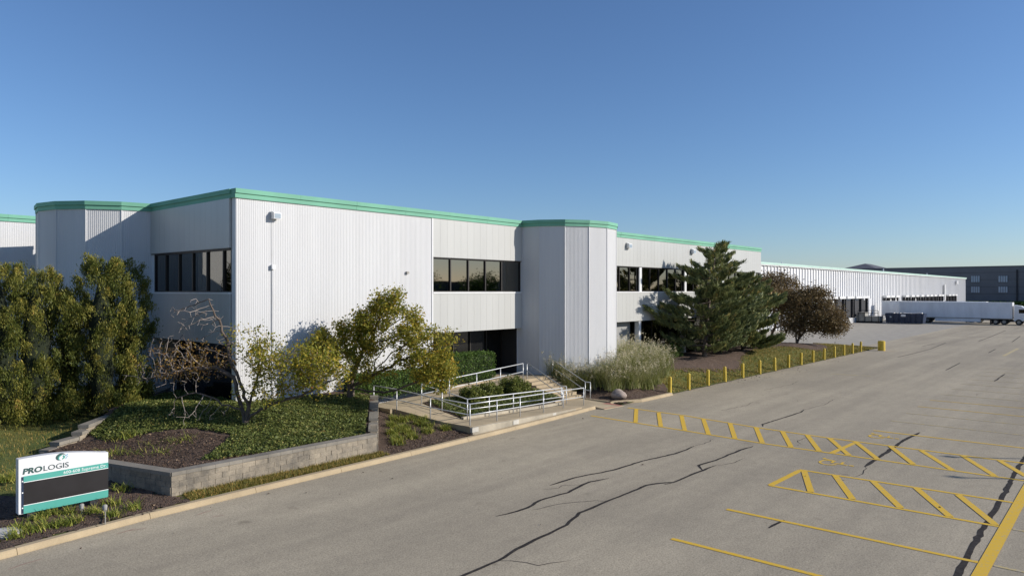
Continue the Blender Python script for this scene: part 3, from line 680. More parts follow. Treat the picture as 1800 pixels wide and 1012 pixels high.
# ------------------------------------------------------------------ warehouse
wh = empty('warehouse', (69, 42, 0)); tag(wh, 'long white ribbed warehouse with loading docks beyond the office block', 'warehouse')
prof = []
x = 69.0; pit = 1.36
while x < 273:
    prof += [(x, 42.0), (x + pit - .34, 42.0), (x + pit - .28, 41.85), (x + pit - .06, 41.85)]; x += pit
prof.append((273.2, 42.0))
vs_ = [(p[0], p[1], z) for p in prof for z in (0, 10.15)]
MB().add(vs_, [(2 * i, 2 * i + 2, 2 * i + 3, 2 * i + 1) for i in range(len(prof) - 1)]).build('fluted_wall', M['wh'], wh)
MB().box(69, 273.2, 42.01, 90, 0, 10.1).build('hall_body', M['wh'], wh)
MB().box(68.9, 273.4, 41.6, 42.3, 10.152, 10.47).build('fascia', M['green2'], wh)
MB().box(68.9, 273.4, 41.66, 41.9, 10.0, 10.149).build('gutter_band', M['trimwhite'], wh)
for px, hgt in ((1557, .9), (1633, .7), (1380, .5)):
    xx = x_on(px, 44); MB().tube([(xx, 44.5, 10.1), (xx, 44.5, 10.47 + hgt)], .12, 8).build('roof_vent', M['trimwhite'], wh)
def dock(px, wd=2.7, opened=True):
    x0 = x_on(px, 41.7)
    d = MB().box(x0 - wd / 2, x0 + wd / 2, 41.62, 41.7, 1.2, 4.3).build('dock_door', M['trimwhite'] if opened is False else M['dockpad'], wh)
    MB().box(x0 - wd / 2 - .3, x0 - wd / 2, 41.25, 41.7, 1.0, 4.7).build('dock_seal', M['dockpad'], d); MB().box(x0 + wd / 2, x0 + wd / 2 + .3, 41.25, 41.7, 1.0, 4.7).build('dock_seal', M['dockpad'], d)
    MB().box(x0 - wd / 2 - .3, x0 + wd / 2 + .3, 41.0, 41.7, 4.702, 5.15).build('dock_hood', M['trimwhite'], d)
    MB().box(x0 - wd / 2 - .3, x0 + wd / 2 + .3, 41.3, 41.7, 0, .99).build('dock_bumper_wall', M['trimwhite'], d)
for px, op in ((1450, True), (1462, False), (1473.5, True), (1489.5, True), (1504.5, True), (1516, True), (1556, True), (1564, False), (1573, False), (1590, True), (1600, True), (1608, False), (1617, True), (1626, True), (1633, True), (1640, True), (1648, True), (1653, True), (1665.5, True), (1671.5, True), (1677, True)):
    dock(px, 4.0 if px < 1530 else 2.6, op)
xd = x_on(1527.5, 41.7); MB().box(xd - .7, xd + .7, 41.5, 41.69, 1.2, 4.6).build('service_door', M['signwhite'], wh)
xx = x_on(1659, 41.7); MB().box(xx - .5, xx + .5, 41.3, 41.7, 3.5, 8).build('downpipe', M['trimwhite'], wh)
xx = x_on(1681, 41.7); MB().box(xx - .8, xx + .8, 41.3, 41.7, 8.3, 9.3).build('wall_lamp', M['signwhite'], wh)

# ------------------------------------------------------------------ charcoal building behind
gb = empty('charcoal_building', (300, 40, 0)); tag(gb, 'dark grey industrial building with pale windows far behind the trucks', 'building')
MB().box(300, 380, -60, 100, 0, 14.6).build('wall', M['greywall'], gb)
MB().box(299.8, 380, -60.2, 100.2, 14.602, 14.9).build('parapet', M['greywall2'], gb)
for z in (2.6, 5.1, 7.6, 10.1, 12.6): MB().box(299.93, 299.999, -60, 100, z, z + .06).build('wall_joint', M['undercar'], gb)
for a, b2 in ((1706.7, 1722.5), (1754.7, 1771.5)):
    ya, yb = y_on(a, 299.9), y_on(b2, 299.9)
    for za, zb in ((484, 496.5), (503, 515)):
        D_ = 300 * _c + (ya + yb) / 2 * _s; z1 = CAMH + (511 - za) / FPX * D_; z0 = CAMH + (511 - zb) / FPX * D_
        wn = MB().box(299.85, 299.99, yb, ya, z0, z1).build('window', M['greywall2'], gb)
        k = 4; st_ = (ya - yb) / k
        for i in range(k): MB().box(299.78, 299.845, yb + i * st_ + .08, yb + (i + 1) * st_ - .08, z0 + .15, z1 - .15).build('pane', M['palewin'], wn)
yy = y_on(1788, 299.9); MB().box(299.7, 299.95, yy - .25, yy + .25, 0, 13.5).build('downpipe', M['undercar'], gb)
yp = y_on(1516, 310)
MB().add([(302, yp - 7, 14.9), (330, yp - 7, 14.9), (330, yp + 6, 14.9), (302, yp + 6, 14.9), (312, yp - .5, 17.2), (320, yp - .5, 17.2)], [(0, 1, 5, 4), (1, 2, 5), (2, 3, 4, 5), (3, 0, 4)]).build('hip_roof', M['greywall2'], gb)

# building and trees across the lot, behind the camera, mirrored in the windows
nb = empty('neighbour_building', (60, -75, 0)); tag(nb, 'low grey building across the parking lot, seen mirrored in the windows', 'building')
MB().box(-60, 190, -100, -75, 0, 8.2).build('wall', M['greywall'], nb)
MB().box(-60.2, 190.2, -100.2, -74.8, 8.202, 8.6).build('parapet', M['greywall2'], nb)

# ------------------------------------------------------------------ trucks, dumpster, compactor
def wheel(parent, x, y, r=.52, wdt=.3):
    wv = MB().tube([(x, y - wdt / 2, r), (x, y + wdt / 2, r)], r, 18).build('wheel', M['tyre'], parent)
    sgn = 1 if y > 0 else -1
    MB().tube([(x, y + sgn * (wdt / 2 - .02), r), (x, y + sgn * (wdt / 2 + .03), r)], r * .55, 14).build('rim', M['hub'], wv)
def truck(loc, rz, length, label, mirror=1):
    t = empty('semi_truck', loc, rz, local=True); tag(t, label, 'truck', 'white semi trucks at the docks')
    Ln = length; h1 = 4.06
    body = MB().box(0, Ln, -1.3, 1.3, 1.12, h1).build('trailer_body', M['trailer'], t)
    MB().box(-.02, Ln + .03, -1.33, 1.33, h1 - .12, h1 + .02).build('top_rail', M['signwhite'], body)
    MB().box(-.03, Ln + .02, -1.33, 1.33, 1.02, 1.17).build('bottom_rail', M['steelgrey'], body)
    MB().box(Ln - .25, Ln + .035, -1.335, 1.335, 1.175, h1 - .125).build('nose_post', M['signwhite'], body)
    for k in range(1, int(Ln / 1.2)):
        for sg in (-1, 1): MB().box(k * 1.2 - .02, k * 1.2 + .02, sg * 1.306 - .005, sg * 1.306 + .005, 1.18, h1 - .13).build('side_seam', M['trailer'], body)
    for sg in (-1, 1):
        MB().prism([(6.2, sg * 1.27 - .02), (13.6, sg * 1.27 - .02), (13.6, sg * 1.27 + .02), (6.2, sg * 1.27 + .02)], .42, 1.0).build('side_skirt', M['trailer'], t)
        for xx in (3.6, 4.9): wheel(t, xx, sg * 1.05)
        MB().box(Ln - 3.4, Ln - 3.2, sg * .9 - .08, sg * .9 + .08, .02, 1.02).build('landing_leg', M['undercar'], t)
    MB().box(1, Ln - 1, -.5, .5, .75, 1.01).build('chassis', M['undercar'], t)
    MB().box(2.8, 5.7, -.9, .9, .45, .75).build('bogie', M['undercar'], t)
    # tractor
    cabz = [(Ln + .25, .75), (Ln + 4.3, .75), (Ln + 4.45, 1.3), (Ln + 4.2, 1.75), (Ln + 2.5, 2.05), (Ln + 2.0, 2.95), (Ln + 1.3, 3.45), (Ln + .3, 3.6)]
    k = len(cabz); vs2 = [(p[0], -1.15, p[1]) for p in cabz] + [(p[0], 1.15, p[1]) for p in cabz]
    cab = MB().add(vs2, [tuple(range(k)), tuple(range(2 * k - 1, k - 1, -1))] + [(i, i + k, (i + 1) % k + k, (i + 1) % k) for i in range(k)]).build('cab', M['signwhite'], t)
    MB().add([(Ln + 2.53, -1.0, 2.1), (Ln + 2.06, -1.0, 2.9), (Ln + 2.06, 1.0, 2.9), (Ln + 2.53, 1.0, 2.1)], [(0, 3, 2, 1)]).build('windscreen', M['dglass'], cab)
    for sg in (-1, 1):
        MB().prism([(Ln + 1.0, sg * 1.155 - .01), (Ln + 2.1, sg * 1.155 - .01), (Ln + 2.1, sg * 1.155 + .01), (Ln + 1.0, sg * 1.155 + .01)], 2.15, 2.85).build('side_window', M['dglass'], cab)
        MB().box(Ln + 4.3, Ln + 4.42, sg * .85 - .2, sg * .85 + .2, 1.05, 1.3).build('headlight', M['palewin'], cab)
        MB().box(Ln + 2.35, Ln + 2.5, sg * 1.35 - .12, sg * 1.35 + .12, 2.2, 2.9).build('mirror', M['undercar'], cab)
        wheel(t, Ln + 3.2 if mirror != 1 else Ln + 1.0, sg * 1.05); wheel(t, Ln - 1.2, sg * 1.05); wheel(t, Ln - 2.5, sg * 1.05)
    MB().box(Ln - 3.1, Ln + 4.0, -.45, .45, .55, .95).build('frame_rails', M['undercar'], t)
truck((158.5, 35.3, 0), -math.pi / 2, 18.4, 'white semi trailer and tractor nearest the parking lot, behind the blue dumpster')
truck((165.5, 40.2, 0), -math.pi / 2, 18.4, 'white semi trailer and tractor on the far side of the first truck', 2)
dm = empty('dumpster', (151.3, 33, 0)); tag(dm, 'dark blue roll-off dumpster beside the white trailer', 'dumpster')
MB().add([(150.1, 29.8, .15), (152.5, 29.8, .15), (152.5, 36, .15), (150.1, 36, .15), (150.0, 29.6, 1.95), (152.6, 29.6, 1.95), (152.6, 36.2, 1.95), (150.0, 36.2, 1.95), (150.2, 29.8, 1.95), (152.4, 29.8, 1.95), (152.4, 36, 1.95), (150.2, 36, 1.95), (150.2, 29.8, 1.4), (152.4, 29.8, 1.4), (152.4, 36, 1.4), (150.2, 36, 1.4)],
  [(0,3,2,1),(0,1,5,4),(1,2,6,5),(2,3,7,6),(3,0,4,7),(4,5,9,8),(5,6,10,9),(6,7,11,10),(7,4,8,11),(8,9,13,12),(9,10,14,13),(10,11,15,14),(11,8,12,15),(12,13,14,15)]).build('bin', M['dumpblue'], dm)
for k in range(7): MB().box(149.9, 150.02, 30 + k * .95, 30.12 + k * .95, .25, 1.85).build('rib', M['dumpblue'], dm)
MB().box(149.88, 149.95, 32.6, 33.4, 1.35, 1.75).build('decal', M['signwhite'], dm); MB().box(149.88, 149.95, 35.0, 35.3, 1.1, 1.4).build('decal', M['palewin'], dm)
for k in range(9):
    MB().box(150.4 + .2 * (k % 3), 151.2 + .3 * (k % 3), 30 + .6 * k, 30.9 + .5 * k, 1.5, 1.95 + random.uniform(0, .25)).build('rubbish_bag', M['trash'], dm)
cp = empty('trash_compactor', (150.5, 39, 0)); tag(cp, 'grey trash compactor with stair rails between the dock door and dumpster', 'compactor')
MB().box(149.5, 152, 37.0, 41.2, .35, 1.3).build('ram_body', M['steelgrey'], cp); MB().box(149.6, 151.8, 39.6, 41, 1.302, 2.0).build('hopper', M['steelgrey'], cp)
MB().box(149.7, 151.8, 37, 41.2, .02, .35).build('skid', M['undercar'], cp)
for y_ in (37.2, 38.4, 39.6, 40.8): MB().tube([(149.45, y_, .3), (149.45, y_, 2.4)], .05, 6).build('rail_post', M['undercar'], cp)
for z_ in (1.9, 2.4): MB().tube([(149.45, 37.2, z_), (149.45, 40.8, z_)], .05, 6).build('rail', M['undercar'], cp)

# ------------------------------------------------------------------ bollards
ordn = ['first', 'second', 'third', 'fourth', 'fifth', 'sixth', 'seventh', 'eighth', 'ninth', 'tenth', 'eleventh', 'twelfth', 'thirteenth', 'fourteenth', 'fifteenth', 'sixteenth']
def bollard():
    r_ = empty('bollard', (0, 0, 0), local=True)
    MB().tube([(0, 0, -.2), (0, 0, 1.0), (0, 0, 1.02)], [.105, .105, .10], 16).build('sleeve', M['post'], r_, False)
    MB().tube([(0, 0, 1.0201), (0, 0, 1.05), (0, 0, 1.065)], [.098, .075, .02], 16).build('cap', M['post'], r_, True)
    MB().tube([(0, 0, .0), (0, 0, .02)], .14, 16).build('base_collar', M['seal'], r_)
    return r_
b0 = bollard()
pxs = [(1177.5, 693), (1210.5, 683), (1244.5, 675), (1274.5, 668.5), (1305.5, 661.5), (1335.5, 655), (1362, 649), (1386, 643), (1408, 638.5), (1429, 634), (1448.5, 629.5), (1467, 624.5), (1483.5, 621.5), (1498.5, 618), (1513, 614.5)]
for k, (px, py) in enumerate(pxs):
    o = b0 if k == 0 else copy_tree(b0)
    X = at_z(px, py, 0)[0]; o.location = (x_on(px, 21.05), 21.05, 0); o.rotation_euler = (R(random.uniform(-1, 1)), R(random.uniform(-1.2, 1.2)), random.random())
    tag(o, 'yellow bollard, %s in the row counting from the boulder' % ordn[k] if k < 14 else 'yellow bollard, last of the row, nearest the wide yellow guard post', 'bollard', 'yellow bollards along the grass edge')
gx_, gy_ = at_z(1549.5, 616, 0)
gp = empty('guard_post', (gx_, gy_, 0)); tag(gp, 'wide yellow guard post at the far end of the bollard row', 'guard post')
MB().tube([(gx_, gy_, 0), (gx_, gy_, .98)], .36, 20).build('drum', M['post'], gp); MB().tube([(gx_, gy_, .9801), (gx_, gy_, 1.03)], [.34, .25], 20).build('top', M['post'], gp)

# ------------------------------------------------------------------ retaining wall of blocks
rw = empty('retaining_wall', (13, 21.4, 0)); tag(rw, 'grey segmental block retaining wall around the raised ivy bed', 'retaining wall')
def block_mesh(wd, ht, dp, j):
    o = .003
    v = [(-wd/2+o,0,0),(wd/2-o,0,0),(wd/2,dp,0),(-wd/2,dp,0),(-wd/2+o,0,ht),(wd/2-o,0,ht),(wd/2,dp,ht),(-wd/2,dp,ht)]
    # split face: middle column pushed out
    v += [(random.uniform(-.05, .05), -.006 - .006 * j, 0), (random.uniform(-.05, .05), -.006 - .006 * j, ht)]
    f = [(0,3,2,1,8),(4,9,5,6,7),(0,8,9,4),(8,1,5,9),(1,2,6,5),(2,3,7,6),(3,0,4,7)]
    me = bpy.data.meshes.new('block'); me.from_pydata(v, [], f); me.materials.append(M['block']); return me
bms = [block_mesh(.439, .1615, .26, j) for j in (0, .6, 1, 1.4)]
def cap_mesh(wd):
    b2 = MB().box(-wd / 2 + .003, wd / 2 - .003, -.03, .34, 0, .11); me = bpy.data.meshes.new('cap_stone'); me.from_pydata(b2.v, [], b2.f); me.materials.append(M['cap']); return me
def block_wall(a, b2, zbase, ztop, courses, batter=.008, cap=True):
    """zbase, ztop give start and end heights; whole courses are stepped"""
    a = Vector(a); b2 = Vector(b2); d = b2 - a; ln = d.length; d.normalize(); inn = Vector((-d.y, d.x)); rz = math.atan2(d.y, d.x)
    k = round(ln / .445); p = ln / k; capm = cap_mesh(p)
    for i in range(k):
        t = (i + .5) / k; zt = ztop[0] + (ztop[1] - ztop[0]) * t; zb = zbase[0] + (zbase[1] - zbase[0]) * t
        n_ = round((zt - .11 - ztop[0]) / .165)          # stepped top, counted from first top
        topz = ztop[0] + n_ * .165 + .0 if abs(ztop[1] - ztop[0]) > .1 else ztop[0] - .11
        for c_ in range(courses):
            z = topz - (c_ + 1) * .165
            if z < zb - .16: continue
            sh = (.5 if (c_ % 2) else 0) * p
            q = a + d * ((i + .5) * p + sh) + inn * (batter * (courses - c_) + random.uniform(-.008, .008))
            if sh and i == k - 1:
                for e_ in (.25 * p, ln - .25 * p):
                    q2 = a + d * e_ + inn * (batter * (courses - c_)); child('block', bms[c_ % 4], rw, (q2.x, q2.y, z), rz, (p / .89, 1, 1))
                continue
            child('block', bms[(i * 7 + c_ * 3) % 4], rw, (q.x, q.y, z), rz + random.uniform(-.02, .02), (p / .445, 1, 1))
        if cap:
            q = a + d * ((i + .5) * p) + inn * (batter * courses)
            child('cap_stone', capm, rw, (q.x, q.y, topz + .003), rz)
block_wall((9.28, 21.38), (16.85, 21.38), (.1, .1), (.85, .85), 5)
block_wall((16.9, 21.40), (20.55, 26.0), (.12, .75), (.85, 1.42), 4)
block_wall((7.55, 27.35), (9.24, 21.42), (.3, .1), (.85, .85), 5)
block_wall((12.2, 31.85), (8.75, 28.2), (.6, .45), (1.62, 1.27), 4)
block_wall((8.7, 28.15), (7.55, 27.4), (.45, .4), (1.15, .9), 3)
block_wall((14.5, 34.4), (12.25, 31.9), (.8, .6), (1.68, 1.66), 4)

# ------------------------------------------------------------------ monument sign
SX0, SX1, SY = 5.60, 7.76, 22.1; SZ = .36
sg = empty('monument_sign', ((SX0 + SX1) / 2, SY, .2)); tag(sg, 'white, teal and black monument sign with company name and address', 'sign')
wS = SX1 - SX0
def topz(t): return 1.80 + .075 * math.sin(math.pi * min(1, t * 1.05)) - .17 * t
prof = [(SX0 + wS * t, topz(t)) for t in np.linspace(0, 1, 17)]
poly = [(SX0, SZ), (SX1, SZ)] + prof[::-1]
k = len(poly); vs2 = [(p[0], SY - .12, p[1]) for p in poly] + [(p[0], SY + .12, p[1]) for p in poly]
MB().add(vs2, [tuple(range(k)), tuple(range(2 * k - 1, k - 1, -1))] + [(i, i + k, (i + 1) % k + k, (i + 1) % k) for i in range(k)]).build('cabinet', M['signwhite'], sg)
fy = SY - .121
def face(name, x0, x1, z0, z1, mt, d=.006): return MB().box(x0, x1, fy - d, fy - .001, z0, z1).build(name, mt, sg)
xa = SX0 + .11
face('teal_band', xa, SX1, 1.19, 1.34, M['signteal']); face('white_line', xa, SX1, 1.172, 1.188, M['letwhite'])
face('tenant_panel', xa, SX1, .585, 1.17, M['signblack']); face('white_line', xa, SX1, .567, .583, M['letwhite'])
face('teal_band', xa, SX1, SZ + .002, .565, M['signteal'])
face('hinge_strip', SX0 + .06, xa - .003, SZ + .01, 1.33, M['dumpblue'])
for z in (.5, .9, 1.2): face('bolt', SX0 + .07, SX0 + .1, z, z + .03, M['letwhite'], .012)
for xx in (SX0 + .3, SX1 - .35): MB().box(xx - .1, xx + .1, SY - .08, SY + .08, -.1, SZ).build('leg', M['undercar'], sg)
def text(body, x, z, size, mt, bold=0., shear=0., sx=1., name='lettering'):
    cu = bpy.data.curves.new(name, 'FONT'); cu.body = body; cu.size = size; cu.extrude = .004; cu.offset = bold; cu.shear = shear; cu.resolution_u = 3
    ob = bpy.data.objects.new(name, cu); me = bpy.data.meshes.new_from_object(ob); bpy.data.objects.remove(ob)
    V = np.empty(len(me.vertices) * 3); me.vertices.foreach_get('co', V); V = V.reshape(-1, 3)
    V2 = np.column_stack([V[:, 0] * sx, -V[:, 2], V[:, 1]]); me.vertices.foreach_set('co', V2.ravel())
    me.materials.clear(); me.materials.append(mt)
    o = bpy.data.objects.new(name, me); C.objects.link(o); o.parent = sg; o.location = Vector((x, fy - .008, z)) - ORG[sg.name]
    return V2[:, 0].max()
wp = text('PRO', SX0 + .085, 1.40, .20, M['letgreen'], .006, .15, 1.15)
text('LOGIS', SX0 + .085 + wp + .015, 1.40, .20, M['letgrey'], 0, 0, 1.12)
text('600-608 Supreme Dr.', SX0 + 1.03, 1.228, .112, M['letwhite'], .0, 0, 1.1)
def flat(pts, mt, name):
    o_ = MB().add([(x, fy - .010, z) for x, z in pts] + [(x, fy - .002, z) for x, z in pts], [tuple(range(len(pts)))] + [(i, i + len(pts), (i + 1) % len(pts) + len(pts), (i + 1) % len(pts)) for i in range(len(pts))]).build(name, mt, sg); return o_
ex, ez, er = SX0 + .98, 1.70, .125
arc = lambda r0, a0, a1, n_=12, dx=0, dz=0: [(ex + dx + r0 * math.cos(t), ez + dz + r0 * .8 * math.sin(t)) for t in np.linspace(R(a0), R(a1), n_)]
flat(arc(er, 60, 215) + arc(er * .95, 215, 60, 12, er * .35, -er * .25), M['letgreen'], 'emblem_swoosh')
flat(arc(er * .75, 95, 250, 12, .02, -.02) + arc(er * .7, 250, 95, 12, er * .33, -.03), M['signteal'], 'emblem_swoosh')
flat(arc(er * .6, -80, 60, 10, .02, -.01) + arc(er * .3, 60, -80, 10, .02, -.01), M['signteal'], 'emblem_swoosh')
for dx, dz, s_ in ((.12, .03, .03), (.155, .045, .022), (.135, -.02, .024), (.165, .0, .016), (.12, -.06, .018)): flat([(ex + dx - s_ / 2, ez + dz - s_ / 2), (ex + dx + s_ / 2, ez + dz - s_ / 2), (ex + dx + s_ / 2, ez + dz + s_ / 2), (ex + dx - s_ / 2, ez + dz + s_ / 2)], M['blue_l'], 'emblem_square')
# ground spotlights
def spot(x, y, z, h, label):
    r_ = empty('spotlight', (x, y, z)); tag(r_, label, 'spotlight', 'garden spotlights in front of the sign')
    MB().tube([(x, y, z - .1), (x, y, z + h)], .014, 6).build('stake', M['steelgrey'], r_)
    MB().tube([(x - .02, y - .05, z + h - .02), (x + .02, y + .09, z + h + .06)], [.04, .065], 10).build('lamp_head', M['steelgrey'], r_)
spot(6.95, 21.55, float(hl(6.95, 21.55)), .16, 'small grey garden spotlight in the mulch under the sign')
x1_, y1_ = at_z(185, 916, .22); spot(x1_, y1_, float(hl(x1_, y1_)), .42, 'taller grey spotlight on a stake beside the kerb near the sign')
pa = [(6.95, 21.55, .22), (7.1, 21.2, .19), (7.3, 20.9, .19), (x1_, y1_, .2)]
tag(MB().tube(pa, .012, 6).build('cable', M['undercar']), 'black cable lying on the mulch between the two spotlights', 'cable')
# boulders
def boulder(name, loc, rad, mt, label, seed):
    import bmesh
    bm = bmesh.new(); bmesh.ops.create_icosphere(bm, subdivisions=3, radius=1)
    rr = random.Random(seed); ph = [rr.uniform(0, 6) for _ in range(6)]
    for v in bm.verts:
        p = v.co.copy(); k = 1 + .13 * math.sin(2.3 * p.x + ph[0]) + .12 * math.sin(2.9 * p.y + ph[1]) + .10 * math.sin(3.1 * p.z + ph[2]) + .03 * math.sin(8 * p.x + 7 * p.y + ph[3])
        v.co = Vector((p.x * rad[0], p.y * rad[1], p.z * rad[2])) * k
    me = bpy.data.meshes.new(name); bm.to_mesh(me); bm.free(); me.materials.append(mt)
    for p_ in me.polygons: p_.use_smooth = True
    o = bpy.data.objects.new(name, me); C.objects.link(o); o.location = loc; o.rotation_euler = (0, 0, seed); ORG[o.name] = Vector(loc)
    tag(o, label, 'boulder'); return o
boulder('boulder', (34.3, 21.9, .36), (.42, .38, .30), M['rock'], 'round pinkish boulder in the mulch behind the kerb', 3)
boulder('flat_rock', (5.15, 21.25, .10), (.55, .42, .14), M['palerock'], 'pale flat rock in the mulch at the left edge', 5)

# ------------------------------------------------------------------ vegetation
def skin_tubes(segs, name, mt, parent, n=6):
    """segs: list of polylines with radii"""
    mb = MB()
    for path, rad in segs: mb.tube(path, rad, n, caps=False)
    return mb.build(name, mt, parent, True)
def colonize(base, trunk_pts, attract, step=.22, infl=1.6, kill=.35, iters=90, par0=None):
    nodes = [Vector(p) for p in trunk_pts]; par = list(par0) if par0 else [-1] + list(range(len(trunk_pts) - 1))
    A = np.array(attract); alive = np.ones(len(A), bool); NP = np.array([list(p) for p in nodes])
    for it in range(iters):
        if not alive.any(): break
        Al = A[alive]; d = np.linalg.norm(Al[:, None, :] - NP[None], axis=2); nearest = d.argmin(1); dm_ = d.min(1)
        new = {}
        for i in np.unique(nearest[dm_ < infl * (3 if it < 12 else 1)]):
            sel = (nearest == i) & (dm_ < infl * (3 if it < 12 else 1))
            v = (Al[sel] - NP[i]); v /= np.linalg.norm(v, axis=1)[:, None] + 1e-9; s_ = v.mean(0) + rng.normal(0, .12, 3)
            nn = np.linalg.norm(s_)
            if nn > 1e-3: new[i] = NP[i] + s_ / nn * step
        if not new: break
        for i, p in new.items(): par.append(int(i)); NP = np.vstack([NP, p])
        d2 = np.linalg.norm(A[:, None, :] - NP[None, -len(new):], axis=2).min(1); alive &= d2 > kill
    return NP, par
def tree_from(NP, par, tip_r=.008, expo=2.4, rmax=None):
    n = len(par); ch = [[] for _ in range(n)]
    for i, p in enumerate(par):
        if p >= 0: ch[p].append(i)
    rad = np.zeros(n)
    for i in range(n - 1, -1, -1):
        rad[i] = tip_r if not ch[i] else sum(rad[c] ** expo for c in ch[i]) ** (1 / expo)
    if rmax: rad = np.minimum(rad * (rmax / rad[0]) ** ((rad / rad[0]) ** .4), rmax)
    segs = []; tips = [i for i in range(n) if not ch[i]]; stack = [(0, None)]
    while stack:
        s_, frm = stack.pop(); path = []; rr = []
        if frm is not None: path.append(NP[frm]); rr.append(min(rad[frm], rad[s_] * 1.15))
        i = s_
        while True:
            path.append(NP[i]); rr.append(rad[i])
            if not ch[i]: break
            c = sorted(ch[i], key=lambda k: -rad[k])
            for o in c[1:]: stack.append((o, i))
            i = c[0]
        if len(path) > 1: segs.append((path, rr))
    return segs, tips, rad
RT_ = np.array([_s, -_c, 0]); FW_ = np.array([_c, _s, 0]); UP = np.array([0, 0, 1.0])   # axes across and along the street view, used for measured crown shapes
def blob(c, r, n):   # points in an ellipsoid given in across/along/up axes
    q = rng.normal(size=(n, 3)); q /= np.linalg.norm(q, axis=1)[:, None]; q *= (rng.random(n) ** (1 / 2.4))[:, None]
    return np.array(c) + (q[:, :1] * r[0]) * RT_ + (q[:, 1:2] * r[1]) * FW_ + (q[:, 2:] * r[2]) * UP
def place(px, py, D): a = (px - 900) / FPX; return np.array([0, 0, CAMH]) + D * (FW_ + a * RT_) - UP * ((py - 511) / FPX * D)
def crab_tree(name, label, base, trunk_h, rmax, blobs, leafdens, mt, lsize, step=.2, bare=(), rnd_shift=0, stems=1, barkm='bark', group=None, spread=.15, kill=.35, stem_paths=None):
    """blobs: (px,py,D,rx,ry,rz,attractors,leaves)"""
    root = empty(name, base); tag(root, label, 'tree', group)
    att = np.concatenate([blob(place(b_[0], b_[1], b_[2]), b_[3:6], b_[6]) for b_ in blobs])
    tp = [np.array(base) + UP * t + np.array([.04, .02, 0]) * math.sin(3 * t) for t in np.linspace(-.15, trunk_h, 6)]
    pr0 = None
    if stem_paths:
        tp = tp[:3]; pr0 = [-1, 0, 1]
        for sp_ in stem_paths:
            last = 2; prev = tp[2]
            for (sx_, sy_, sd_) in sp_:
                q = place(sx_, sy_, sd_); nn_ = max(1, int(np.linalg.norm(q - prev) / step)); p0_ = prev
                for i_ in range(1, nn_ + 1):
                    tp.append(p0_ + (q - p0_) * i_ / nn_ + rng.normal(0, .025, 3)); pr0.append(last); last = len(tp) - 1
                prev = tp[-1]
    NP, par = colonize(base, tp, att, step, kill=kill, par0=pr0)
    segs, tips, rad = tree_from(NP, par, .007, 2.3, rmax)
    big = [s_ for s_ in segs if max(s_[1]) > .03]; small = [s_ for s_ in segs if max(s_[1]) <= .03]
    skin_tubes(big, 'trunk', M['bark'], root, 8)
    if small: stuff(skin_tubes(small, 'twigs', M[barkm], root, 4))
    # leaves hang along thin branches, dense near the measured leafy lobes
    thin = np.array([i for i in range(len(par)) if rad[i] < .02])
    Pl = []
    for b_ in blobs:
        c = place(b_[0], b_[1], b_[2]); k = b_[7]
        if not k: continue
        rel = NP[thin] - c; q = np.stack([rel @ RT_ / b_[3], rel @ FW_ / b_[4], rel[:, 2] / b_[5]], 1)
        cand = thin[(q ** 2).sum(1) < 1.3]
        if len(cand) == 0: continue
        pick = rng.choice(cand, k); Pl.append(NP[pick] + rng.normal(0, spread, (k, 3)))
    Pl = np.concatenate(Pl)
    V, F, r = leaves(Pl, lsize, rnd=np.clip(rng.beta(2.2, 2.4, len(Pl)) + rnd_shift, 0, 1))
    np_mesh('crown', V, F, mt, root, r); return root
# crabapple against the wall
bz = (19.3, 26.4, 1.45); D2 = float(np.dot(np.array(bz), FW_))
crab_tree('crabapple_tree', 'yellow-green crabapple tree with wide crown against the ribbed wall', bz, .75, .17, [
    (688, 570, D2 - .6, 1.7, 1.3, 1.2, 170, 6000), (612, 600, D2 - .3, 1.6, 1.2, 1.0, 150, 6000), (558, 612, D2 - .9, 1.1, 1.0, .8, 80, 2600),
    (742, 610, D2 - 1.2, 1.5, 1.3, 1.25, 170, 6000), (690, 530, D2 - .7, .9, .9, .7, 80, 1900), (770, 655, D2 - 1.6, 1.0, 1.0, .9, 90, 3400), (652, 645, D2 - .8, 1.3, 1.1, .8, 90, 2000), (640, 565, D2 - .4, 1.0, .9, .6, 60, 1500)], 1, M['crab'], .105)
# crabapple in the raised bed
bz = (13.55, 25.0, 1.15); D1 = float(np.dot(np.array(bz), FW_))
crab_tree('crabapple_tree', 'half bare crabapple tree with low spreading limbs in the ivy bed', bz, .55, .125, [
    (505, 640, D1 + .2, 1.8, 1.3, .9, 170, 4600), (570, 650, D1, 1.1, 1.0, .8, 90, 2700), (450, 610, D1 + .5, .9, 1.0, 1.0, 70, 900), (470, 690, D1 - .3, 1.1, .9, .5, 60, 800),
    (345, 640, D1 + .4, 1.45, 1.2, .85, 330, 0), (292, 655, D1 + .2, 1.6, 1.1, .6, 300, 0), (310, 612, D1 + .4, 1.2, 1.0, .6, 180, 0), (345, 555, D1 + .6, 1.1, .9, .8, 190, 0), (395, 600, D1 + .6, .7, .8, .9, 130, 0), (345, 728, D1 - .7, 1.2, .9, .4, 70, 0)], 1, M['crab'], .095, barkm='twig', kill=.22, stem_paths=[
    [(432, 728, D1), (400, 712, D1 - .1), (372, 697, D1 - .2), (345, 690, D1 - .3), (310, 700, D1 - .4)],
    [(436, 715, D1), (425, 680, D1 + .15), (412, 645, D1 + .3), (398, 600, D1 + .5), (380, 555, D1 + .6), (366, 525, D1 + .6)],
    [(440, 712, D1), (446, 680, D1 + .2), (458, 650, D1 + .3), (452, 612, D1 + .4)],
    [(440, 728, D1), (475, 712, D1 - .1), (520, 697, D1 - .2), (565, 680, D1 - .3), (595, 660, D1 - .3)],
    [(412, 665, D1 + .3), (380, 645, D1 + .3), (335, 648, D1 + .2), (285, 660, D1 + .1), (248, 668, D1)]])
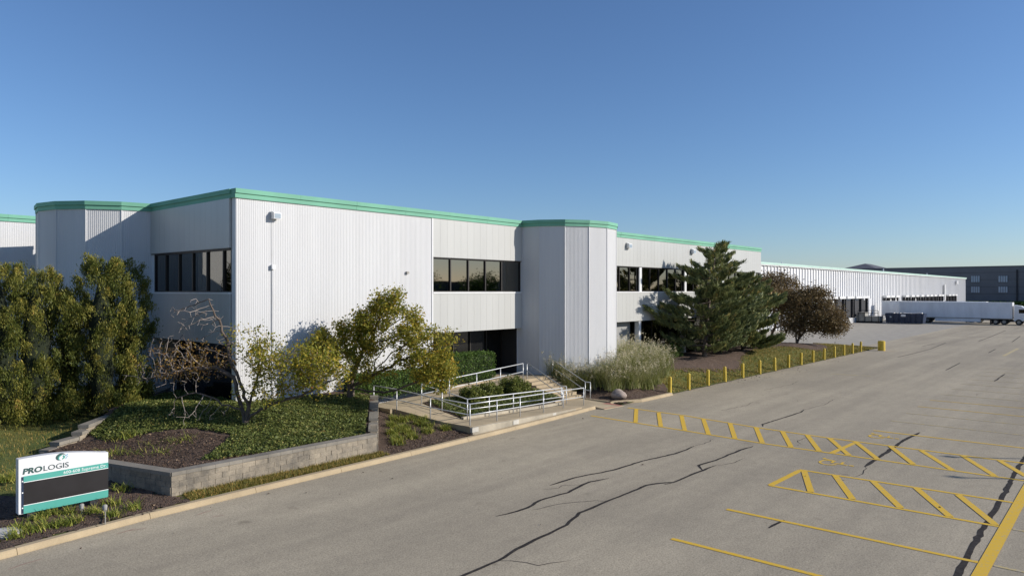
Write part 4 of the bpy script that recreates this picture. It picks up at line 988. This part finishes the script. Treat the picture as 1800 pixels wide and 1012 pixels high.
# its brown leaves, on the bare half
def extra_leaves(root, c, r_, k, mt, ls):
    tw = [o for o in root.children if o.name.startswith('twigs')][0].data
    V = np.empty(len(tw.vertices) * 3); tw.vertices.foreach_get('co', V); V = V.reshape(-1, 3) + np.array(ORG[root.name])
    rel = V - c; q = np.stack([rel @ RT_ / r_[0], rel @ FW_ / r_[1], rel[:, 2] / r_[2]], 1); cand = V[(q ** 2).sum(1) < 1.2]
    if len(cand) == 0: return
    Pl = cand[rng.integers(0, len(cand), k)] + rng.normal(0, .09, (k, 3)); v, f, r = leaves(Pl, ls); np_mesh('autumn_leaves', v, f, mt, root, r)
cr1 = [o for o in bpy.data.objects if o.name.startswith('crabapple_tree') and o.parent is None][-1]
extra_leaves(cr1, place(340, 635, D1 + .4), (1.9, 1.3, .7), 1700, M['crabbrown'], .085)
# dark red-brown trees beyond the office
bz = (72.0, 25.3, .75); D3 = float(np.dot(np.array(bz), FW_))
crab_tree('brown_leaved_tree', 'multi-stemmed brown-leaved tree on the mulch mound near the bollards end', bz, .9, .16, [
    (1420, 542, D3, 3.0, 2.2, 1.7, 170, 8000), (1452, 558, D3 - .5, 2.2, 1.7, 1.4, 110, 6000), (1400, 528, D3 + .6, 2.4, 1.8, 1.5, 120, 5000), (1435, 575, D3 - .3, 3.0, 1.7, .9, 100, 5200), (1432, 516, D3, 1.7, 1.1, .6, 60, 2600), (1388, 572, D3, 1.8, 1.4, .8, 60, 2500), (1470, 568, D3 - .6, 1.1, 1.2, 1.0, 60, 2400), (1365, 520, D3 + .8, 1.6, 1.4, 1.1, 60, 2400)], 1, M['brown'], .15, step=.3, spread=.30, stem_paths=[
    [(1399, 585, D3), (1395, 560, D3), (1385, 535, D3 + .4)], [(1405, 588, D3), (1412, 560, D3), (1425, 530, D3)], [(1408, 590, D3), (1425, 568, D3 - .2), (1455, 552, D3 - .5)]])
bz = (74.0, 28.6, .7); D4 = float(np.dot(np.array(bz), FW_))
crab_tree('brown_leaved_tree', 'brown-leaved tree half hidden behind the pine', bz, .9, .15, [
    (1365, 512, D4, 3.0, 2.0, 1.7, 130, 6500), (1388, 545, D4, 3.0, 1.9, 1.8, 150, 8000), (1345, 530, D4, 2.0, 1.6, 1.5, 70, 3500), (1355, 494, D4 + .5, 2.4, 1.6, .9, 80, 3200)], 1, M['brown'], .16, step=.3, spread=.30)
# pines
def pine(label, base, h, rad, shape_seed, lean=(0, 0)):
    root = empty('pine_tree', base); tag(root, label, 'tree', 'pines in front of the office')
    b = np.array(base); rr = random.Random(shape_seed); segs = []; tp = []; td = []
    trunk = [b + UP * t * h + np.array([lean[0], lean[1], 0]) * t * t + np.array([.1 * math.sin(5 * t), .08 * math.cos(4 * t), 0]) for t in np.linspace(-.02, .98, 14)]
    skin_tubes([(trunk, [max(.02, .2 * (1 - t)) for t in np.linspace(0, 1, 14)])], 'trunk', M['bark'], root, 10)
    t = .07
    while t < .98:
        for k in range(rr.randint(5, 7)):
            a = rr.uniform(0, 2 * math.pi); ln = rad * ((1 - t) ** .5 * .98 + .05) * rr.uniform(.45, 1.15) * min(1, .72 + t * 1.4) * (1 + .22 * math.sin(a * 2 + 7 * t))
            o = np.array([math.cos(a), math.sin(a), 0]); p0 = b + UP * t * h + np.array([lean[0], lean[1], 0]) * t * t
            n_ = 7; path = []
            for i in range(n_):
                s_ = i / (n_ - 1); path.append(p0 + o * ln * s_ + UP * ln * (-.10 * s_ + .30 * s_ * s_ + rr.uniform(-.02, .02)) + np.array([-o[1], o[0], 0]) * ln * .1 * math.sin(3 * s_ + a))
            segs.append((path, [max(.008, .05 * (1 - s_) * (1 - t * .6)) for s_ in np.linspace(0, 1, n_)]))
            nt_ = max(6, int(ln * 13))
            for i in range(nt_):
                s_ = rr.uniform(.25, 1.02) ** .8; j = min(n_ - 2, int(s_ * (n_ - 1))); f_ = s_ * (n_ - 1) - j
                p = path[j] * (1 - f_) + path[j + 1] * f_; sd = np.array([-o[1], o[0], 0]) * rr.uniform(-1, 1) * ln * .26 * (1.15 - s_)
                tp.append(p + sd + UP * (rr.uniform(-.02, .14) + .15 * abs(sd).sum())); dd = o * .6 + sd / (ln + .1) * 1.6 + UP * .6; td.append(dd / np.linalg.norm(dd))
        t += rr.uniform(.032, .05)
    skin_tubes(segs, 'branches', M['bark'], root, 5)
    tp = np.array(tp); td = np.array(td); k = 17
    P = np.repeat(tp, k, 0); Dv = np.repeat(td, k, 0)
    ps = P + Dv * (rng.uniform(-.12, .22, len(P))[:, None]) + rng.normal(0, .06, P.shape)
    tone = np.repeat(np.clip(rng.beta(2.2, 2.6, len(tp)), 0, 1), k) + rng.normal(0, .08, len(P))
    V, F, r = leaves(ps, .27, rnd=np.clip(tone, 0, 1), aspect=.2, dirs=Dv * 1.0)
    np_mesh('needles', V, F, M['pine'], root, r); return root
pb = at_z(1240, 626, 1.2)
pine('tall dark green pine rising above the window line in front of the office', (pb[0], pb[1], 1.1), 8.7, 4.6, 11, (.85, -.6))
pine('lower broad pine right of the tall pine and left of the brown trees', (58.3, 24.9, 1.0), 6.5, 4.3, 23, (.2, -.2))
# arborvitae
def arborvitae(px, D, topy, basez, rad, label, n_=13000, seed=0):
    a = (px - 900) / FPX; p = D * (FW_ + a * RT_); zt = CAMH + (511 - topy) / FPX * D
    base = (p[0], p[1], basez); h = zt - basez
    root = empty('arborvitae', base); tag(root, label, 'tree', 'arborvitae at the left corner of the building')
    MB().tube([(p[0], p[1], basez - .2), (p[0], p[1], basez + h * .8)], [.12, .03], 8).build('trunk', M['bark'], root, True)
    rr = np.random.default_rng(seed)
    # upright plumes on a lobed shell round a dark cone added to block light
    MB().tube([(p[0], p[1], basez), (p[0], p[1], basez + .25 * h), (p[0], p[1], basez + .6 * h), (p[0], p[1], basez + .9 * h)], [rad * .15, rad * .36, rad * .36, .05], 12).build('light_block_cone', M['hedgecore'], root, True)
    k = 165; t = np.concatenate([rr.random(k - 30) ** .85, rr.random(30) * .12]); ang = rr.random(k) * 2 * math.pi
    prof_ = np.interp(t, [0, .08, .3, .6, .82, .95, 1], [.85, 1.0, 1.08, 1.0, .76, .45, .2]) * rad * (1 + .18 * np.sin(3 * ang + seed) + .10 * np.sin(9 * t + 5 * ang))
    q = rr.uniform(.72, 1.02, k); c = np.column_stack([p[0] + prof_ * q * np.cos(ang), p[1] + prof_ * q * np.sin(ang), basez + .02 + t * (h - .4)])
    m_ = n_ // k; sz = rr.uniform(.11, .20, k); w_ = rr.random((k, m_)) ** .8
    out = np.column_stack([.35 * np.cos(ang), .35 * np.sin(ang), np.ones(k)]); ln_ = rr.uniform(.35, .7, k)
    P = (c[:, None] + out[:, None] * (w_ * ln_[:, None])[..., None] + rr.normal(size=(k, m_, 3)) * (sz[:, None] * (1.15 - .85 * w_))[..., None]).reshape(-1, 3)
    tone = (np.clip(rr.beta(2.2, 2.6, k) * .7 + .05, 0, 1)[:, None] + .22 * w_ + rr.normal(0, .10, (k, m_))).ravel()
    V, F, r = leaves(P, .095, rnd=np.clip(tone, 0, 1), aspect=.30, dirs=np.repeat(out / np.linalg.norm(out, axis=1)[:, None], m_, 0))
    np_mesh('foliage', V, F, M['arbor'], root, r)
arborvitae(-4, 27.4, 466, 1.0, 1.55, 'leftmost arborvitae, cut off by the picture edge', 36000, seed=1)
arborvitae(62, 28.0, 472, 1.0, 1.3, 'arborvitae second from the left, bright olive, reaching to the lawn', 36000, seed=2)
arborvitae(122, 30.2, 505, 1.05, .9, 'shorter arborvitae in the middle of the clump', 30000, seed=3)
arborvitae(178, 29.0, 453, 1.1, 1.2, 'tallest arborvitae of the clump, in front of the round tower', 37000, seed=4)
arborvitae(224, 30.4, 462, 1.2, .95, 'rightmost arborvitae beside the shaded windows', 26000, seed=5)
# clipped hedges
def hedge(label, x0, x1, y0, y1, z0, z1, n_, cat='hedge', name='hedge', mt='hedge', ls=.075, group=None):
    root = empty(name, ((x0 + x1) / 2, (y0 + y1) / 2, z0)); tag(root, label, cat, group)
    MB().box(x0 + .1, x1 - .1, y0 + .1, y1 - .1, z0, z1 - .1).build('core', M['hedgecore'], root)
    ax, ay, az = x1 - x0, y1 - y0, z1 - z0; ar = np.array([ax * az, ax * az, ay * az, ay * az, ax * ay]); f = rng.choice(5, n_, p=ar / ar.sum()); u_, v_ = rng.random(n_), rng.random(n_)
    P = np.zeros((n_, 3))
    for k in range(5):
        s_ = f == k; uu, vv = u_[s_], v_[s_]; o = np.ones_like(uu)
        P[s_] = np.column_stack([[x0 + ax * uu, y0 * o, z0 + az * vv], [x0 + ax * uu, y1 * o, z0 + az * vv], [x0 * o, y0 + ay * uu, z0 + az * vv], [x1 * o, y0 + ay * uu, z0 + az * vv], [x0 + ax * uu, y0 + ay * vv, z1 * o]][k]).reshape(-1, 3) if 0 else np.stack([[x0 + ax * uu, y0 * o, z0 + az * vv], [x0 + ax * uu, y1 * o, z0 + az * vv], [x0 * o, y0 + ay * uu, z0 + az * vv], [x1 * o, y0 + ay * uu, z0 + az * vv], [x0 + ax * uu, y0 + ay * vv, z1 * o]][k], 1)
    P += rng.normal(0, .045, P.shape) - .02; P[:, 2] += .04 * wob(P[:, 0], P[:, 1], 1.3)
    V, F, r = leaves(P, ls, rnd=rng.beta(2, 2.2, n_)); np_mesh('foliage', V, F, M[mt], root, r)
hedge('long dark clipped hedge along the ribbed wall behind the ramp', 19.9, 25.3, 26.95, 27.6, 1.2, 2.25, 15000)
hedge('taller bright-topped clipped hedge beside the dark entrance', 25.7, 29.6, 27.1, 28.4, 1.25, 2.75, 14000)
def shrub(x, y, z, r_, h, n_, label, mt='shrub', group='round shrubs in the planter'):
    root = empty('shrub', (x, y, z)); tag(root, label, 'shrub', group)
    q = rng.normal(size=(n_, 3)); q /= np.linalg.norm(q, axis=1)[:, None]; q[:, 2] = np.abs(q[:, 2]); a = np.arctan2(q[:, 1], q[:, 0])
    k = (1 + .1 * np.sin(5 * a) + .08 * np.sin(9 * q[:, 2] + 3 * a)) * rng.uniform(.72, 1.03, n_)
    P = np.array([x, y, z]) + np.sign(q) * np.abs(q) ** .75 * k[:, None] * np.array([r_, r_, h])
    V, F, r = leaves(P, .085, rnd=rng.beta(2, 2.2, n_)); np_mesh('foliage', V, F, M[mt], root, r)
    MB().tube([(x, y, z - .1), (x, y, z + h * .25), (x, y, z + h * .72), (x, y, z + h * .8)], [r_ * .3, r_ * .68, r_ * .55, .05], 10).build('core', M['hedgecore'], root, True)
shrub(25.0, 24.4, .68, .62, .85, 3800, 'left clipped shrub of the three in the planter')
shrub(26.4, 24.6, .70, .62, .85, 3800, 'middle clipped shrub of the three in the planter')
shrub(28.3, 24.6, .72, .78, .95, 5200, 'largest clipped shrub in the planter, nearest the steps')
for k, xx in enumerate((41.5, 43.3, 45.2, 47.2, 49.3)):
    shrub(xx, 26.9, 1.15, .95, 1.0, 3400, 'dark green foundation shrub below the shaded windows, %s from the tower' % ['first', 'second', 'third', 'fourth', 'fifth'][k], 'hedge', 'foundation shrubs beside the office')
# ornamental grasses
def ograss(x, y, h, label):
    z = float(hr(np.array(x), np.array(y))); root = empty('ornamental_grass', (x, y, z)); tag(root, label, 'grass', 'ornamental grasses beside the tower')
    n_ = 620; q = rng.normal(0, .26, (n_, 2)); P = np.column_stack([x + q[:, 0], y + q[:, 1], np.full(n_, z)])
    V, F, r = blades(P, h, .028, .8, .25, 3); np_mesh('blades', V, F, M['ograss'], root, r * .75)
    n2 = 70; q = rng.normal(0, .2, (n2, 2)); P = np.column_stack([x + q[:, 0], y + q[:, 1], np.full(n2, z)])
    V, F, r = blades(P, h * 1.25, .012, .55, .2, 3); tips_ = V.reshape(n2, -1, 3)[:, -1]
    pl = np.repeat(tips_, 9, 0) + rng.normal(0, .04, (n2 * 9, 3)) * np.array([1, 1, 2.2]); v2, f2, r2 = leaves(pl, .10, aspect=.25)
    np_mesh('plumes', np.concatenate([V, v2]), np.concatenate([F, f2 + len(V)]), M['ograss'], root, np.concatenate([r * .3 + .6, r2 * .3 + .7]))
for k, (xx, yy, hh) in enumerate([(33.5, 24.9, .8), (33.6, 25.8, .9), (34.6, 25.0, 1.0), (33.9, 25.3, .9), (34.4, 24.3, .95), (35.0, 23.7, 1.15), (35.9, 23.2, 1.2), (36.8, 23.3, 1.3), (37.6, 23.0, 1.3), (38.4, 23.3, 1.35), (39.3, 23.6, 1.35), (40.1, 24.2, 1.4), (36.3, 22.5, 1.0), (37.6, 22.2, 1.05), (38.8, 22.5, 1.1), (40.6, 25.2, 1.4), (39.6, 24.8, 1.5), (41.2, 24.6, 1.2), (40.9, 23.1, 1.05), (42.0, 23.6, 1.1), (42.9, 24.2, 1.1), (35.2, 22.9, .9)]):
    ograss(xx, yy, hh, 'feathery pale green ornamental grass clump at the foot of the tower')
# small tufts
def tuft(x, y, z, h, label, group, n_=150, sp=.12):
    q = rng.normal(0, sp, (n_, 2)); P = np.column_stack([x + q[:, 0], y + q[:, 1], np.full(n_, z)])
    V, F, r = blades(P, h * 1.15, .034, 1.0, .3, 2); o = np_mesh('grass_tuft', V, F, M['tuft'], rnd=r, origin=(x, y, z)); tag(o, label, 'plant', group)
for px, py in ((692, 727), (706, 734), (722, 728), (690, 744), (712, 750), (735, 742), (690, 762), (705, 757), (718, 763), (752, 748), (745, 735), (752, 762), (783, 757), (698, 775), (725, 772), (700, 785)):
    x_, y_ = at_z(px, py, .3); z_ = float(htri(np.array(x_), np.array(y_))); x_, y_ = at_z(px, py, z_)
    tuft(x_, y_, float(htri(np.array(x_), np.array(y_))), .2, 'low yellow-green tuft in the triangular mulch bed beside the ramp', 'tufts in the triangular bed')
for px, py in ((68, 915), (90, 905), (35, 930), (55, 935), (75, 930), (110, 925), (130, 918), (25, 945), (198, 888), (235, 895), (212, 838), (215, 862), (165, 902), (120, 903), (200, 908), (15, 845), (30, 838)):
    x_, y_ = at_z(px, py, .2); z_ = float(hl(np.array(x_), np.array(y_))); x_, y_ = at_z(px, py, z_)
    tuft(x_, y_, z_, .17, 'low yellow-green tuft in the mulch around the sign', 'tufts around the sign', 90)
for px, py in ((215, 775), (235, 768), (260, 788), (300, 782), (322, 778), (285, 800), (205, 800), (245, 800)):
    x_, y_ = at_z(px, py, 1.1); z_ = float(hbed(np.array(x_), np.array(y_))); x_, y_ = at_z(px, py, z_)
    tuft(x_, y_, z_, .2, 'thin yellowed tuft on the bare mulch of the raised bed', 'tufts on bare mulch of the raised bed', 70, .2)
q = np.concatenate([np.column_stack([rng.uniform(44, 70, 160), 20.8 - np.abs(rng.normal(0, .9, 160))]), np.column_stack([rng.uniform(5, 40, 34), 20.3 - np.abs(rng.normal(0, 1.2, 34))]), np.column_stack([rng.uniform(12, 60, 24), rng.uniform(4, 18, 24)])])
P = np.column_stack([q, np.full(len(q), .02)]); V, F, r = leaves(P, .07, aspect=.6, upbias=.8)
stuff(np_mesh('leaf_litter', V, F, M['chip'], rnd=r * .7), 'scattered dead leaves on the asphalt along the kerb and bollards', 'leaf litter')
# hedge row far right and trees across the lot
hr_ = empty('hedge_row', (288, 20, 0)); tag(hr_, 'dark hedge row at the foot of the charcoal building', 'hedge')
P = np.column_stack([rng.normal(288, 1.2, 9000), rng.uniform(-20, 60, 9000), rng.random(9000) ** .7 * 2.6]); V, F, r = leaves(P, .8); np_mesh('foliage', V, F, M['hedge'], hr_, r)
def far_tree(x, y, h, label):
    root = empty('broadleaf_tree', (x, y, 0)); tag(root, label, 'tree', 'trees across the parking lot')
    MB().tube([(x, y, 0), (x, y, h * .6)], [.3, .1], 8).build('trunk', M['bark'], root, True)
    n_ = 5000; P = np.concatenate([rng.normal(size=(n_ // 5, 3)) * np.array([1.5, 1.5, 1.2]) + np.array([x + rng.normal(0, 2), y + rng.normal(0, 2), h * rng.uniform(.55, .85)]) for _ in range(5)])
    V, F, r = leaves(P, .45); np_mesh('crown', V, F, M['hedge'], root, r)
for x_, y_, h_ in ((60, -66, 10.5), (80, -68, 11), (105, -64, 11.5), (128, -68, 10), (20, -66, 11)): far_tree(x_, y_, h_, 'tree across the parking lot, seen mirrored in the upper windows')
# lamp posts beyond the right picture edge; their shadows reach into the lot
def lamp_post(tip, label):
    h = 8.0; L_ = h / math.tan(SUN_EL); x, y = tip[0] + L_ * math.sin(SUN_PHI), tip[1] - L_ * math.cos(SUN_PHI)
    r_ = empty('lamp_post', (x, y, 0)); tag(r_, label, 'lamp post', 'parking lot lamp posts')
    MB().tube([(x, y, 0), (x, y, .7)], .25, 14).build('base', M['rawconc'], r_); MB().tube([(x, y, .7), (x, y, h)], [.075, .05], 10).build('pole', M['undercar'], r_, True)
    MB().box(x - .1, x + .1, y - .08, y + .3, h, h + .08).build('lamp_head', M['undercar'], r_)
lamp_post((31.0, 5.06), 'lamp post right of the picture whose shadow crosses the hatched walkway')
lamp_post((27.75, 4.34), 'lamp post right of the picture whose shadow ends beside the parking bay')
